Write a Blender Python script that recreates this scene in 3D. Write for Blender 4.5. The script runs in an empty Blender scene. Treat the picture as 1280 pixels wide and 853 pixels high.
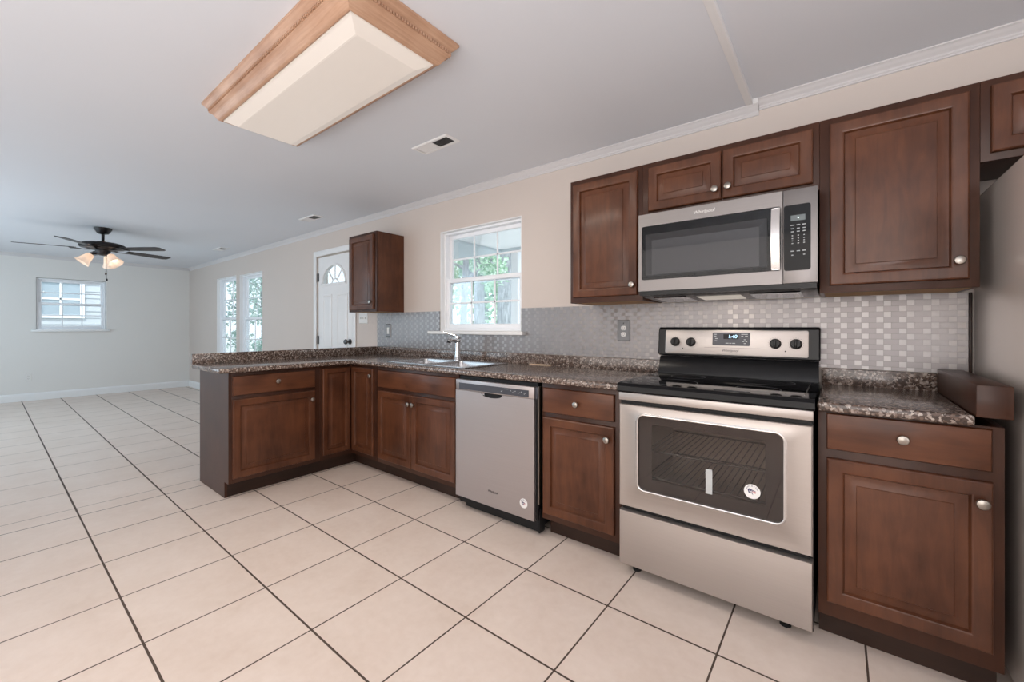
import bpy, bmesh, math, random
from mathutils import Vector, Matrix
random.seed(7)
C = bpy.context.scene.collection
SC = bpy.context.scene
R = math.radians

# ------------------------------------------------------------------ camera
cam_d = bpy.data.cameras.new('camera')
cam_d.sensor_fit = 'HORIZONTAL'
cam_d.sensor_width = 36.0
cam_d.lens = 518.48 / 1280 * 36.0
cam_d.shift_x = 3.0 / 1280
cam_d.shift_y = -17.1 / 1280
cam_d.clip_start = 0.02
cam_d.clip_end = 200
cam = bpy.data.objects.new('camera', cam_d)
cam.location = (0.8265, -2.5577, 1.1849)
cam.rotation_euler = (R(90), 0, 0.6684)
C.objects.link(cam)
SC.camera = cam

# ------------------------------------------------------------------ exposure, sky, sun, large lights
SC.view_settings.view_transform = 'Standard'
SC.view_settings.look = 'None'
SC.view_settings.gamma = 1.0
SC.view_settings.use_curve_mapping = False
SC.view_settings.exposure = 0.0
try:
    SC.cycles.use_denoising = True
    SC.cycles.max_bounces = 10
    SC.cycles.diffuse_bounces = 6
    SC.cycles.sample_clamp_indirect = 6.0
    SC.cycles.caustics_reflective = False
    SC.cycles.caustics_refractive = False
except Exception:
    pass

world = bpy.data.worlds.new('sky')
SC.world = world
world.use_nodes = True
wn = world.node_tree
wn.nodes.clear()
wo = wn.nodes.new('ShaderNodeOutputWorld')
wb = wn.nodes.new('ShaderNodeBackground')
wt = wn.nodes.new('ShaderNodeTexCoord')
wsep = wn.nodes.new('ShaderNodeSeparateXYZ')
wr = wn.nodes.new('ShaderNodeValToRGB')
wr.color_ramp.elements[0].position = 0.45
wr.color_ramp.elements[0].color = (0.82, 0.90, 0.97, 1)
wr.color_ramp.elements[1].position = 1.0
wr.color_ramp.elements[1].color = (0.62, 0.80, 1.0, 1)
wn.links.new(wt.outputs['Generated'], wsep.inputs[0])
wn.links.new(wsep.outputs['Z'], wr.inputs[0])
wn.links.new(wr.outputs[0], wb.inputs['Color'])
wb.inputs['Strength'].default_value = 2.3
wn.links.new(wb.outputs[0], wo.inputs['Surface'])


def lamp(name, kind, loc, energy, color, rot=(0, 0, 0), size=None, size_y=None, spread=None, radius=None):
    d = bpy.data.lights.new(name, kind)
    d.energy = energy
    d.color = color
    if kind == 'AREA':
        d.shape = 'RECTANGLE'
        d.size = size
        d.size_y = size_y
        if spread:
            d.spread = spread
    if radius is not None:
        d.shadow_soft_size = radius
    o = bpy.data.objects.new(name, d)
    o.location = loc
    o.rotation_euler = rot
    C.objects.link(o)
    return o


sun = lamp('sun', 'SUN', (0, 0, 8), 2.6, (1.0, 0.97, 0.92), (0, 0, 0))
sun.rotation_euler = Vector((-0.5, 0.36, -0.8)).to_track_quat('-Z', 'Y').to_euler()
sun.data.angle = R(2)
# added fill lamps out of view, standing in for daylight; no openings are built there
lamp('fill_kitchen_side', 'AREA', (0.0, -4.45, 1.35), 56, (1.0, 0.955, 0.91), (R(90), 0, 0), 3.4, 2.0)
lamp('fill_living_side', 'AREA', (-6.4, -4.45, 1.35), 77, (0.64, 0.85, 1.0), (R(90), 0, 0), 4.2, 2.0)
lamp('fill_right_side', 'AREA', (2.75, -2.6, 1.3), 18, (0.97, 0.98, 1.0), (R(90), 0, R(90)), 2.0, 1.8)
# added fill lamps out of view, facing up to brighten kitchen and living ceilings
lamp('fill_up_kitchen', 'AREA', (1.2, -3.7, 0.8), 64, (0.90, 0.94, 1.0), (R(180), 0, 0), 1.4, 1.2)
lamp('fill_up_living', 'AREA', (-4.4, -3.9, 0.5), 22, (0.76, 0.89, 1.0), (R(180), 0, 0), 4.5, 0.9)


# ------------------------------------------------------------------ mesh helper
class MB:
    def __init__(self):
        self.bm = bmesh.new()

    def box(self, x0, x1, y0, y1, z0, z1, b=0.0, seg=2):
        x0, x1 = sorted((x0, x1)); y0, y1 = sorted((y0, y1)); z0, z1 = sorted((z0, z1))
        bm = self.bm
        v = [bm.verts.new(p) for p in ((x0, y0, z0), (x1, y0, z0), (x1, y1, z0), (x0, y1, z0),
                                       (x0, y0, z1), (x1, y0, z1), (x1, y1, z1), (x0, y1, z1))]
        fs = [bm.faces.new([v[i] for i in q]) for q in ((3, 2, 1, 0), (4, 5, 6, 7), (0, 1, 5, 4),
                                                        (1, 2, 6, 5), (2, 3, 7, 6), (3, 0, 4, 7))]
        if b > 0:
            es = list({e for f in fs for e in f.edges})
            bmesh.ops.bevel(bm, geom=es, offset=b, segments=seg, profile=0.5, affect='EDGES')
        return self

    def rings(self, loops, cap0=True, cap1=True, closed=True):
        bm = self.bm
        vl = [[bm.verts.new(p) for p in lp] for lp in loops]
        n = len(vl[0])
        for a, b in zip(vl[:-1], vl[1:]):
            for i in range(n if closed else n - 1):
                j = (i + 1) % n
                bm.faces.new((a[i], a[j], b[j], b[i]))
        if cap0:
            bm.faces.new(list(reversed(vl[0])))
        if cap1:
            bm.faces.new(vl[-1])
        return self

    def lathe(self, prof, origin=(0, 0, 0), axis=(0, 0, 1), seg=24, cap0=True, cap1=True):
        q = Vector((0, 0, 1)).rotation_difference(Vector(axis).normalized())
        o = Vector(origin)
        loops = []
        for r, h in prof:
            r = max(r, 1e-5)
            loops.append([o + q @ Vector((r * math.cos(2 * math.pi * i / seg), r * math.sin(2 * math.pi * i / seg), h))
                          for i in range(seg)])
        return self.rings(loops, cap0, cap1)

    def tube(self, pts, r, seg=10):
        pts = [Vector(p) for p in pts]
        rs = r if isinstance(r, (list, tuple)) else [r] * len(pts)
        loops = []
        t0 = (pts[1] - pts[0]).normalized()
        up = Vector((0, 0, 1)) if abs(t0.z) < 0.9 else Vector((1, 0, 0))
        n = t0.cross(up).normalized()
        for i, p in enumerate(pts):
            t = (pts[min(i + 1, len(pts) - 1)] - pts[max(i - 1, 0)]).normalized()
            n = (n - t * n.dot(t)).normalized()
            m = t.cross(n)
            loops.append([p + (n * math.cos(2 * math.pi * k / seg) + m * math.sin(2 * math.pi * k / seg)) * rs[i]
                          for k in range(seg)])
        return self.rings(loops)

    def prism(self, poly, f, d0, d1):
        """poly: 2-d outline; f(u, v, d) -> point."""
        return self.rings([[f(u, v, d0) for u, v in poly], [f(u, v, d1) for u, v in poly]])

    def quad(self, a, b, c, d):
        self.bm.faces.new([self.bm.verts.new(p) for p in (a, b, c, d)])
        return self

    def slab(self, xs, ys, filled, z0, z1):
        """plate made of grid cells; filled(i, j) tells which cells are there."""
        bm = self.bm
        V = {}
        def vert(i, j, k):
            if (i, j, k) not in V:
                V[(i, j, k)] = bm.verts.new((xs[i], ys[j], (z0, z1)[k]))
            return V[(i, j, k)]
        nx, ny = len(xs) - 1, len(ys) - 1
        F = lambda i, j: 0 <= i < nx and 0 <= j < ny and filled(i, j)
        for i in range(nx):
            for j in range(ny):
                if not F(i, j):
                    continue
                bm.faces.new((vert(i, j, 1), vert(i + 1, j, 1), vert(i + 1, j + 1, 1), vert(i, j + 1, 1)))
                bm.faces.new((vert(i, j + 1, 0), vert(i + 1, j + 1, 0), vert(i + 1, j, 0), vert(i, j, 0)))
                for di, dj, a, b in ((0, -1, (i, j), (i + 1, j)), (1, 0, (i + 1, j), (i + 1, j + 1)),
                                     (0, 1, (i + 1, j + 1), (i, j + 1)), (-1, 0, (i, j + 1), (i, j))):
                    if not F(i + di, j + dj):
                        bm.faces.new((vert(*a, 0), vert(*b, 0), vert(*b, 1), vert(*a, 1)))
        bmesh.ops.dissolve_limit(bm, angle_limit=R(1), verts=bm.verts[:], edges=bm.edges[:])
        return self

    def bevel_all(self, off, seg=2, ang=30):
        es = [e for e in self.bm.edges if len(e.link_faces) == 2 and e.calc_face_angle(0) > R(ang)]
        bmesh.ops.bevel(self.bm, geom=es, offset=off, segments=seg, profile=0.5, affect='EDGES', clamp_overlap=True)
        return self

    def build(self, name, mat, parent=None, smooth=True, uvxz=False):
        bm = self.bm
        bmesh.ops.recalc_face_normals(bm, faces=bm.faces[:])
        if uvxz:
            uv = bm.loops.layers.uv.new('UVMap')
            for f in bm.faces:
                for l in f.loops:
                    l[uv].uv = (l.vert.co.x, l.vert.co.z)
        me = bpy.data.meshes.new(name)
        bm.to_mesh(me)
        bm.free()
        me.materials.append(mat)
        if smooth:
            for p in me.polygons:
                p.use_smooth = True
            try:
                me.set_sharp_from_angle(angle=R(32))
            except Exception:
                pass
        o = bpy.data.objects.new(name, me)
        C.objects.link(o)
        if parent is not None:
            o.parent = parent
        return o


def tag(o, label, cat, group=None, kind=None):
    o['label'] = label
    o['category'] = cat
    if group:
        o['group'] = group
    if kind:
        o['kind'] = kind
    return o


def thing(name, label, cat, loc=(0, 0, 0), rotz=0, group=None):
    o = bpy.data.objects.new(name, None)
    o.empty_display_size = 0.1
    o.location = loc
    o.rotation_euler = (0, 0, rotz)
    C.objects.link(o)
    return tag(o, label, cat, group)


def struct(name, mb, mat, parent=None, smooth=False):
    o = mb.build(name, mat, parent, smooth)
    if parent is None:
        o['kind'] = 'structure'
    return o


def structroot(name, loc=(0, 0, 0)):
    o = bpy.data.objects.new(name, None)
    o.location = loc
    C.objects.link(o)
    o['kind'] = 'structure'
    return o


def copy_tree(root, loc, rotz=None):
    r = root.copy(); C.objects.link(r); r.location = loc
    if rotz is not None:
        r.rotation_euler = (0, 0, rotz)
    for ch in list(root.children):
        c = ch.copy(); C.objects.link(c); c.parent = r
        for g in ch.children:
            d = g.copy(); C.objects.link(d); d.parent = c
    return r


def text_mesh(name, s, size, loc, mat, parent, rot=(R(90), 0, 0), depth=0.0004, align='CENTER', shear=0.0):
    cu = bpy.data.curves.new(name, 'FONT')
    cu.body = s
    cu.size = size
    cu.extrude = depth
    cu.shear = shear
    cu.align_x = align
    cu.align_y = 'CENTER'
    tmp = bpy.data.objects.new(name + '_src', cu)
    C.objects.link(tmp)
    bpy.context.view_layer.update()
    me = bpy.data.meshes.new_from_object(tmp.evaluated_get(bpy.context.evaluated_depsgraph_get()))
    bpy.data.objects.remove(tmp)
    me.materials.clear()
    me.materials.append(mat)
    me.transform(Matrix.Translation(loc) @ Matrix.Rotation(rot[2], 4, 'Z') @ Matrix.Rotation(rot[1], 4, 'Y') @ Matrix.Rotation(rot[0], 4, 'X'))
    o = bpy.data.objects.new(name, me)
    C.objects.link(o)
    if parent is not None:
        o.parent = parent
    return o


def rrect(u0, u1, v0, v1, r, n=6):
    P = []
    for cx, cy, a0 in ((u1 - r, v0 + r, -90), (u1 - r, v1 - r, 0), (u0 + r, v1 - r, 90), (u0 + r, v0 + r, 180)):
        for k in range(n + 1):
            a = R(a0 + 90 * k / n)
            P.append((cx + r * math.cos(a), cy + r * math.sin(a)))
    return P


# ------------------------------------------------------------------ material helpers
class NT:
    def __init__(self, name):
        self.m = bpy.data.materials.new(name)
        self.m.use_nodes = True
        self.t = self.m.node_tree
        self.t.nodes.clear()
        self.out = self.t.nodes.new('ShaderNodeOutputMaterial')

    def n(self, kind, **kw):
        nd = self.t.nodes.new(kind)
        for k, v in kw.items():
            setattr(nd, k, v)
        return nd

    def link(self, a, b):
        self.t.links.new(a, b)

    def math(self, op, a, b=None, c=None):
        nd = self.n('ShaderNodeMath', operation=op)
        for i, v in enumerate((a, b, c)):
            if v is None:
                continue
            if hasattr(v, 'is_linked'):
                self.link(v, nd.inputs[i])
            else:
                nd.inputs[i].default_value = v
        return nd.outputs[0]

    def mix(self, f, a, b, blend='MIX'):
        nd = self.n('ShaderNodeMix', data_type='RGBA', blend_type=blend)
        for s, v in ((nd.inputs[0], f), (nd.inputs[6], a), (nd.inputs[7], b)):
            if hasattr(v, 'is_linked'):
                self.link(v, s)
            elif isinstance(v, (int, float)):
                s.default_value = v
            else:
                s.default_value = (*v, 1) if len(v) == 3 else v
        return nd.outputs[2]

    def ramp(self, f, stops):
        nd = self.n('ShaderNodeValToRGB')
        e = nd.color_ramp.elements
        while len(e) < len(stops):
            e.new(0.5)
        for el, (p, c) in zip(e, stops):
            el.position = p
            el.color = (*c, 1) if len(c) == 3 else c
        self.link(f, nd.inputs[0])
        return nd.outputs[0]

    def coords(self, kind='Object', scale=None, rot=None):
        tc = self.n('ShaderNodeTexCoord')
        o = tc.outputs[kind]
        if scale or rot:
            mp = self.n('ShaderNodeMapping')
            if scale:
                mp.inputs['Scale'].default_value = scale
            if rot:
                mp.inputs['Rotation'].default_value = rot
            self.link(o, mp.inputs[0])
            o = mp.outputs[0]
        return o

    def noise(self, co, scale, detail=4, rough=0.5, dist=0.0):
        nd = self.n('ShaderNodeTexNoise')
        nd.inputs['Scale'].default_value = scale
        nd.inputs['Detail'].default_value = detail
        nd.inputs['Roughness'].default_value = rough
        nd.inputs['Distortion'].default_value = dist
        self.link(co, nd.inputs['Vector'])
        return nd.outputs[0]

    def bsdf(self, **kw):
        b = self.n('ShaderNodeBsdfPrincipled')
        for k, v in kw.items():
            s = b.inputs[k.replace('_', ' ')]
            if hasattr(v, 'is_linked'):
                self.link(v, s)
            elif isinstance(v, (tuple, list)) and len(v) == 3 and s.type == 'RGBA':
                s.default_value = (*v, 1)
            else:
                s.default_value = v
        self.link(b.outputs[0], self.out.inputs[0])
        return b

    def bump(self, h, strength=0.2, dist=0.002):
        nd = self.n('ShaderNodeBump')
        nd.inputs['Strength'].default_value = strength
        nd.inputs['Distance'].default_value = dist
        self.link(h, nd.inputs['Height'])
        return nd.outputs[0]


def plain(name, col, rough=0.5, metal=0.0, var=0.05, scale=12, **kw):
    t = NT(name)
    f = t.noise(t.coords(), scale, 3)
    c = t.mix(f, tuple(x * (1 - var) for x in col), tuple(min(1, x * (1 + var)) for x in col))
    t.bsdf(Base_Color=c, Roughness=rough, Metallic=metal, **kw)
    return t.m


def emit(name, col, strength):
    t = NT(name)
    t.bsdf(Base_Color=(0.02, 0.02, 0.02), Emission_Color=col, Emission_Strength=strength, Roughness=0.4)
    return t.m


def wood(name, dark, light, rot=None, rough=0.36, coat=0.14, stretch=7, contrast=1.0):
    t = NT(name)
    co = t.coords('Object', None, rot)
    mp = t.n('ShaderNodeMapping')
    mp.inputs['Scale'].default_value = (stretch, stretch, 1.0)
    t.link(co, mp.inputs[0])
    g = t.noise(mp.outputs[0], 5.0, 7, 0.62, 0.6)
    blot = t.noise(co, 5.0, 3, 0.5)
    f = t.math('ADD', t.math('MULTIPLY', g, 0.45), t.math('MULTIPLY', blot, 0.60))
    c = t.ramp(f, [(0.36, dark), (0.72, light)])
    t.bsdf(Base_Color=c, Roughness=rough, Coat_Weight=coat, Coat_Roughness=0.14, Specular_IOR_Level=0.28,
           Normal=t.bump(g, 0.06 * contrast, 0.001))
    return t.m


WD, WL = (0.050, 0.0162, 0.0072), (0.125, 0.046, 0.0215)
M = {}
M['wood'] = wood('cherry_stained_maple_vertical', WD, WL)
M['wood_h'] = wood('cherry_stained_maple_horizontal', WD, WL, (0, R(90), 0))
M['wood_frame'] = wood('cherry_stained_frame', (0.034, 0.0125, 0.0068), (0.066, 0.025, 0.0135), None, 0.40, 0.08)
M['wood_kick'] = wood('dark_toe_kick', (0.020, 0.010, 0.007), (0.040, 0.019, 0.012), (0, R(90), 0), 0.45, 0.1)
M['ply'] = wood('unfinished_plywood', (0.50, 0.29, 0.14), (0.66, 0.42, 0.22), (0, R(90), 0), 0.6, 0.0)
M['oak'] = wood('honey_oak_x', (0.34, 0.185, 0.11), (0.56, 0.36, 0.245), (0, R(90), 0), 0.4, 0.15, 22, 2.0)
M['oak_y'] = wood('honey_oak_y', (0.34, 0.185, 0.11), (0.56, 0.36, 0.245), (R(90), 0, 0), 0.4, 0.15, 22, 2.0)
M['blade'] = wood('dark_walnut_blade', (0.012, 0.009, 0.010), (0.030, 0.022, 0.022), (0, R(90), 0), 0.4, 0.1)
M['knob'] = plain('brushed_nickel', (0.345, 0.32, 0.29), 0.30, 1.0)
M['chrome'] = plain('chrome', (0.60, 0.605, 0.615), 0.14, 1.0, 0.02)
M['black'] = plain('black_enamel', (0.010, 0.010, 0.011), 0.20, 0.0, 0.05, 12, Specular_IOR_Level=0.22)
M['black_matte'] = plain('black_plastic', (0.010, 0.010, 0.011), 0.5, 0.0, 0.05, 12, Specular_IOR_Level=0.25)
M['black_glass'] = plain('black_glass', (0.007, 0.007, 0.008), 0.06, 0.0, 0.02, 12, Specular_IOR_Level=0.16)
M['white_trim'] = plain('white_trim_paint', (0.80, 0.80, 0.80), 0.35, 0.0, 0.02)
M['white_vinyl'] = plain('white_vinyl', (0.84, 0.86, 0.89), 0.3, 0.0, 0.02)
M['white_plastic'] = plain('white_plastic', (0.75, 0.74, 0.72), 0.3, 0.0, 0.02)
M['grey_plate'] = plain('grey_metal_plate', (0.20, 0.20, 0.205), 0.4, 0.3, 0.03)
M['crown'] = plain('ceiling_white_moulding', (0.635, 0.62, 0.625), 0.5, 0.0, 0.02)
M['handle_steel'] = plain('polished_handle_steel', (0.66, 0.64, 0.63), 0.24, 0.9)
M['bronze'] = plain('dark_bronze', (0.020, 0.016, 0.016), 0.35, 0.5)
M['hinge'] = plain('aged_steel', (0.10, 0.10, 0.10), 0.4, 0.9)
M['navy'] = plain('navy_ink', (0.02, 0.02, 0.10), 0.5)
M['red_ink'] = plain('red_ink', (0.45, 0.03, 0.03), 0.5)
M['sticker'] = plain('white_sticker', (0.80, 0.79, 0.78), 0.45, 0, 0.02)
M['ink'] = plain('grey_ink', (0.06, 0.06, 0.065), 0.5)
M['mark'] = plain('light_grey_print', (0.42, 0.44, 0.45), 0.5)
M['slate'] = plain('slate_grey_plastic', (0.045, 0.048, 0.060), 0.35)
M['lcd'] = plain('grey_display', (0.11, 0.135, 0.14), 0.2)
M['digit'] = emit('blue_white_digits', (0.55, 0.8, 1.0), 2.2)
M['dot'] = emit('white_dot', (0.9, 1.0, 1.0), 1.5)
M['diffuser'] = None
M['paint_stick'] = wood('pale_softwood', (0.60, 0.42, 0.29), (0.78, 0.60, 0.45), (0, R(90), 0), 0.6, 0)


def steel(name, base, rough, axis):
    t = NT(name)
    s = [2.0, 2.0, 2.0]
    for i in range(3):
        if i != axis:
            s[i] = 260.0
    g = t.noise(t.coords('Object', tuple(s)), 1.0, 2, 0.5)
    c = t.mix(g, tuple(x * 0.93 for x in base), tuple(min(1, x * 1.05) for x in base))
    r = t.math('ADD', t.math('MULTIPLY', g, 0.12), rough)
    t.bsdf(Base_Color=c, Metallic=0.85, Roughness=r)
    return t.m


M['steel'] = steel('stainless_brushed_horizontal', (0.46, 0.42, 0.415), 0.34, 0)
M['steel_range'] = steel('stainless_range', (0.46, 0.42, 0.395), 0.34, 0)
M['steel_v'] = steel('stainless_brushed_vertical', (0.44, 0.425, 0.415), 0.34, 2)
M['steel_bright'] = steel('stainless_sink', (0.50, 0.50, 0.51), 0.20, 0)
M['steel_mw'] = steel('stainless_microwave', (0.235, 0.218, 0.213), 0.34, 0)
M['steel_fridge'] = plain('silver_grey_enamel', (0.74, 0.655, 0.60), 0.24, 0.45, 0.02)


def wall_mat(name, col):
    t = NT(name)
    co = t.coords('Object')
    f = t.noise(co, 2.2, 3)
    c = t.mix(f, tuple(x * 0.985 for x in col), tuple(x * 1.015 for x in col))
    b = t.bump(t.noise(co, 160, 2), 0.05, 0.001)
    t.bsdf(Base_Color=c, Roughness=0.7, Normal=b)
    return t.m


M['wall'] = wall_mat('cream_wall_paint', (0.60, 0.53, 0.485))
M['wall_cool_lit'] = wall_mat('wall_paint_cool_lit', (0.73, 0.715, 0.69))  # living room's cooler light put into the far wall's paint colour
M['ceiling'] = wall_mat('white_ceiling_paint', (0.71, 0.735, 0.78))


def floor_mat():
    t = NT('cream_ceramic_floor_tile')
    geo = t.n('ShaderNodeNewGeometry')
    sep = t.n('ShaderNodeSeparateXYZ')
    t.link(geo.outputs['Position'], sep.inputs[0])
    x, y = sep.outputs[0], sep.outputs[1]
    P = 0.4245
    liv = t.math('LESS_THAN', x, -3.0)
    off = t.math('ADD', 0.06, t.math('MULTIPLY', liv, -3.0815 - 0.06))
    u = t.math('DIVIDE', t.math('SUBTRACT', x, off), P)
    v = t.math('DIVIDE', t.math('ADD', y, 0.915), P)

    def dist(a):
        fr = t.math('FRACT', t.math('ADD', a, 0.5))
        return t.math('MULTIPLY', t.math('ABSOLUTE', t.math('SUBTRACT', fr, 0.5)), P)
    du, dv = dist(u), dist(v)
    wob = t.math('MULTIPLY', t.noise(geo.outputs['Position'], 9, 3), 0.0016)
    wu = t.math('ADD', t.math('MULTIPLY', liv, -0.0010), t.math('ADD', 0.0026, wob))
    wv = t.math('ADD', t.math('MULTIPLY', liv, 0.0010), t.math('ADD', 0.0032, wob))
    gu = t.math('LESS_THAN', du, wu)
    gv = t.math('LESS_THAN', dv, wv)
    g = t.math('MAXIMUM', gu, gv)
    # each tile its own faint tone
    comb = t.n('ShaderNodeCombineXYZ')
    t.link(t.math('FLOOR', u), comb.inputs[0])
    t.link(t.math('FLOOR', v), comb.inputs[1])
    wnse = t.n('ShaderNodeTexWhiteNoise', noise_dimensions='3D')
    t.link(comb.outputs[0], wnse.inputs['Vector'])
    mot = t.noise(geo.outputs['Position'], 3.2, 5, 0.6, 0.4)
    mot2 = t.noise(geo.outputs['Position'], 26, 4, 0.6, 0.2)
    c = t.ramp(t.math('ADD', t.math('MULTIPLY', mot, 0.65), t.math('MULTIPLY', mot2, 0.35)),
               [(0.32, (0.68, 0.555, 0.475)), (0.68, (0.78, 0.665, 0.59))])
    c = t.mix(t.math('MULTIPLY', wnse.outputs[0], 0.10), c, (0.50, 0.41, 0.34))
    gc = t.mix(t.noise(geo.outputs['Position'], 4, 3), (0.045, 0.028, 0.02), (0.105, 0.07, 0.052))
    col = t.mix(g, c, gc)
    rough = t.math('ADD', t.math('MULTIPLY', g, 0.4), t.math('ADD', 0.27, t.math('MULTIPLY', mot2, 0.12)))
    t.bsdf(Base_Color=col, Roughness=rough, Specular_IOR_Level=0.4,
           Normal=t.bump(t.math('SUBTRACT', 1.0, g), 0.35, 0.002))
    return t.m


M['floor'] = floor_mat()


def granite_mat():
    t = NT('speckled_granite_laminate')
    geo = t.n('ShaderNodeNewGeometry')
    p = geo.outputs['Position']
    dn = t.n('ShaderNodeTexNoise')
    dn.inputs['Scale'].default_value = 60
    t.link(p, dn.inputs['Vector'])
    add = t.n('ShaderNodeVectorMath', operation='MULTIPLY_ADD')
    t.link(dn.outputs[1], add.inputs[0])
    add.inputs[1].default_value = (0.012, 0.012, 0.012)
    t.link(p, add.inputs[2])
    vo = t.n('ShaderNodeTexVoronoi')
    vo.inputs['Scale'].default_value = 130
    t.link(add.outputs[0], vo.inputs['Vector'])
    sp = t.n('ShaderNodeSeparateColor')
    t.link(vo.outputs['Color'], sp.inputs[0])
    c = t.ramp(sp.outputs[0], [(0.0, (0.020, 0.014, 0.012)), (0.32, (0.052, 0.033, 0.026)), (0.56, (0.130, 0.083, 0.062)),
                               (0.74, (0.23, 0.180, 0.158)), (0.88, (0.38, 0.315, 0.275)), (1.0, (0.54, 0.48, 0.43))])
    n2 = t.noise(p, 22, 4, 0.6)
    c = t.mix(t.math('MULTIPLY', n2, 0.55), c, (0.110, 0.078, 0.064))
    t.bsdf(Base_Color=c, Roughness=0.17, Specular_IOR_Level=0.62)
    return t.m


M['granite'] = granite_mat()


def mosaic_mat():
    t = NT('brushed_metal_mosaic')
    geo = t.n('ShaderNodeNewGeometry')
    sep = t.n('ShaderNodeSeparateXYZ')
    t.link(geo.outputs['Position'], sep.inputs[0])
    W, H = 0.0257, 0.0252
    u = t.math('DIVIDE', t.math('SUBTRACT', sep.outputs[0], 0.8131), W)
    v = t.math('DIVIDE', t.math('SUBTRACT', sep.outputs[2], 1.2814), H)
    i, j = t.math('FLOOR', u), t.math('FLOOR', v)
    par = t.math('FLOORED_MODULO', j, 2.0)
    k = t.math('FLOORED_MODULO', t.math('ADD', t.math('SUBTRACT', t.math('ADD', i, 300.0), 1.0), par), 3.0)
    sq = t.math('LESS_THAN', k, 0.5)              # k = 0 square, 1-2 the long tile
    fu, fv = t.math('FRACT', u), t.math('FRACT', v)
    el = t.math('LESS_THAN', fu, 0.05)
    el = t.math('MULTIPLY', el, t.math('LESS_THAN', k, 1.5))   # no joint inside the long tile
    eb = t.math('LESS_THAN', fv, 0.055)
    g = t.math('MAXIMUM', el, eb)
    # id of the tile
    iid = t.math('SUBTRACT', i, t.math('GREATER_THAN', k, 1.5))
    comb = t.n('ShaderNodeCombineXYZ')
    t.link(iid, comb.inputs[0]); t.link(j, comb.inputs[1])
    wnse = t.n('ShaderNodeTexWhiteNoise', noise_dimensions='3D')
    t.link(comb.outputs[0], wnse.inputs['Vector'])
    base = t.mix(sq, (0.246, 0.228, 0.228), (0.405, 0.382, 0.376))
    base = t.mix(t.math('MULTIPLY', wnse.outputs[0], 0.16), base, (0.18, 0.172, 0.175))
    col = t.mix(t.math('MULTIPLY', g, 0.55), base, (0.07, 0.065, 0.065))
    tan = t.n('ShaderNodeTangent', direction_type='UV_MAP')
    tan.uv_map = 'UVMap'
    rot = t.math('MULTIPLY', sq, 0.25)
    t.bsdf(Base_Color=col, Metallic=0.55, Roughness=0.36, Anisotropic=0.80, Anisotropic_Rotation=rot,
           Tangent=tan.outputs[0], Normal=t.bump(t.math('SUBTRACT', 1.0, g), 0.2, 0.001))
    return t.m


M['mosaic'] = mosaic_mat()


def glass_mat(name, tint=(0.96, 0.98, 0.99), refl=0.5, rough=0.0):
    t = NT(name)
    tr = t.n('ShaderNodeBsdfTransparent')
    tr.inputs[0].default_value = (*tint, 1)
    gl = t.n('ShaderNodeBsdfGlossy')
    gl.inputs['Roughness'].default_value = rough
    fr = t.n('ShaderNodeFresnel')
    fr.inputs[0].default_value = 1.45
    mx = t.n('ShaderNodeMixShader')
    t.link(t.math('MULTIPLY', fr.outputs[0], refl), mx.inputs[0])
    t.link(tr.outputs[0], mx.inputs[1])
    t.link(gl.outputs[0], mx.inputs[2])
    t.link(mx.outputs[0], t.out.inputs[0])
    return t.m


M['pane'] = glass_mat('window_glass', (0.95, 0.975, 0.985), 0.5)
M['oven_glass'] = glass_mat('smoked_oven_glass', (0.80, 0.76, 0.74), 1.0, 0.02)
M['mw_glass'] = glass_mat('smoked_microwave_glass', (0.75, 0.75, 0.76), 0.4, 0.02)


def diffuser_mat():
    t = NT('warm_acrylic_diffuser')
    f = t.noise(t.coords('Object', (1, 1, 1)), 2.5, 2)
    c = t.mix(f, (0.80, 0.70, 0.62), (0.84, 0.745, 0.665))
    t.bsdf(Base_Color=(0.5, 0.46, 0.42), Roughness=0.35, Emission_Color=c, Emission_Strength=0.40)
    return t.m


M['diffuser'] = diffuser_mat()


def shade_mat():
    t = NT('amber_frosted_glass')
    co = t.coords('Object')
    f = t.noise(co, 14, 3)
    c = t.mix(f, (0.90, 0.77, 0.66), (0.95, 0.87, 0.80))
    tl = t.n('ShaderNodeBsdfTranslucent')
    t.link(c, tl.inputs[0])
    b = t.n('ShaderNodeBsdfPrincipled')
    t.link(c, b.inputs['Base Color'])
    b.inputs['Roughness'].default_value = 0.25
    t.link(c, b.inputs['Emission Color'])
    b.inputs['Emission Strength'].default_value = 0.22
    mx = t.n('ShaderNodeMixShader')
    mx.inputs[0].default_value = 0.5
    t.link(b.outputs[0], mx.inputs[1])
    t.link(tl.outputs[0], mx.inputs[2])
    t.link(mx.outputs[0], t.out.inputs[0])
    return t.m


M['shade'] = shade_mat()
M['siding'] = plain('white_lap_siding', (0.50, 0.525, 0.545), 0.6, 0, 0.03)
M['porch'] = plain('porch_white_paint', (0.82, 0.82, 0.83), 0.6, 0, 0.02)
M['porch_grey'] = plain('porch_grey_paint', (0.50, 0.56, 0.59), 0.6, 0, 0.03)
M['ground'] = plain('pale_yard_ground', (0.66, 0.66, 0.61), 0.9, 0, 0.3, 3)


def bark_mat():
    t = NT('grey_bark')
    co = t.coords('Object', (6, 6, 1.2))
    f = t.noise(co, 4, 6, 0.65)
    c = t.ramp(f, [(0.38, (0.15, 0.155, 0.16)), (0.62, (0.36, 0.375, 0.385))])
    t.bsdf(Base_Color=c, Roughness=0.9, Normal=t.bump(f, 0.6, 0.02))
    return t.m


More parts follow.
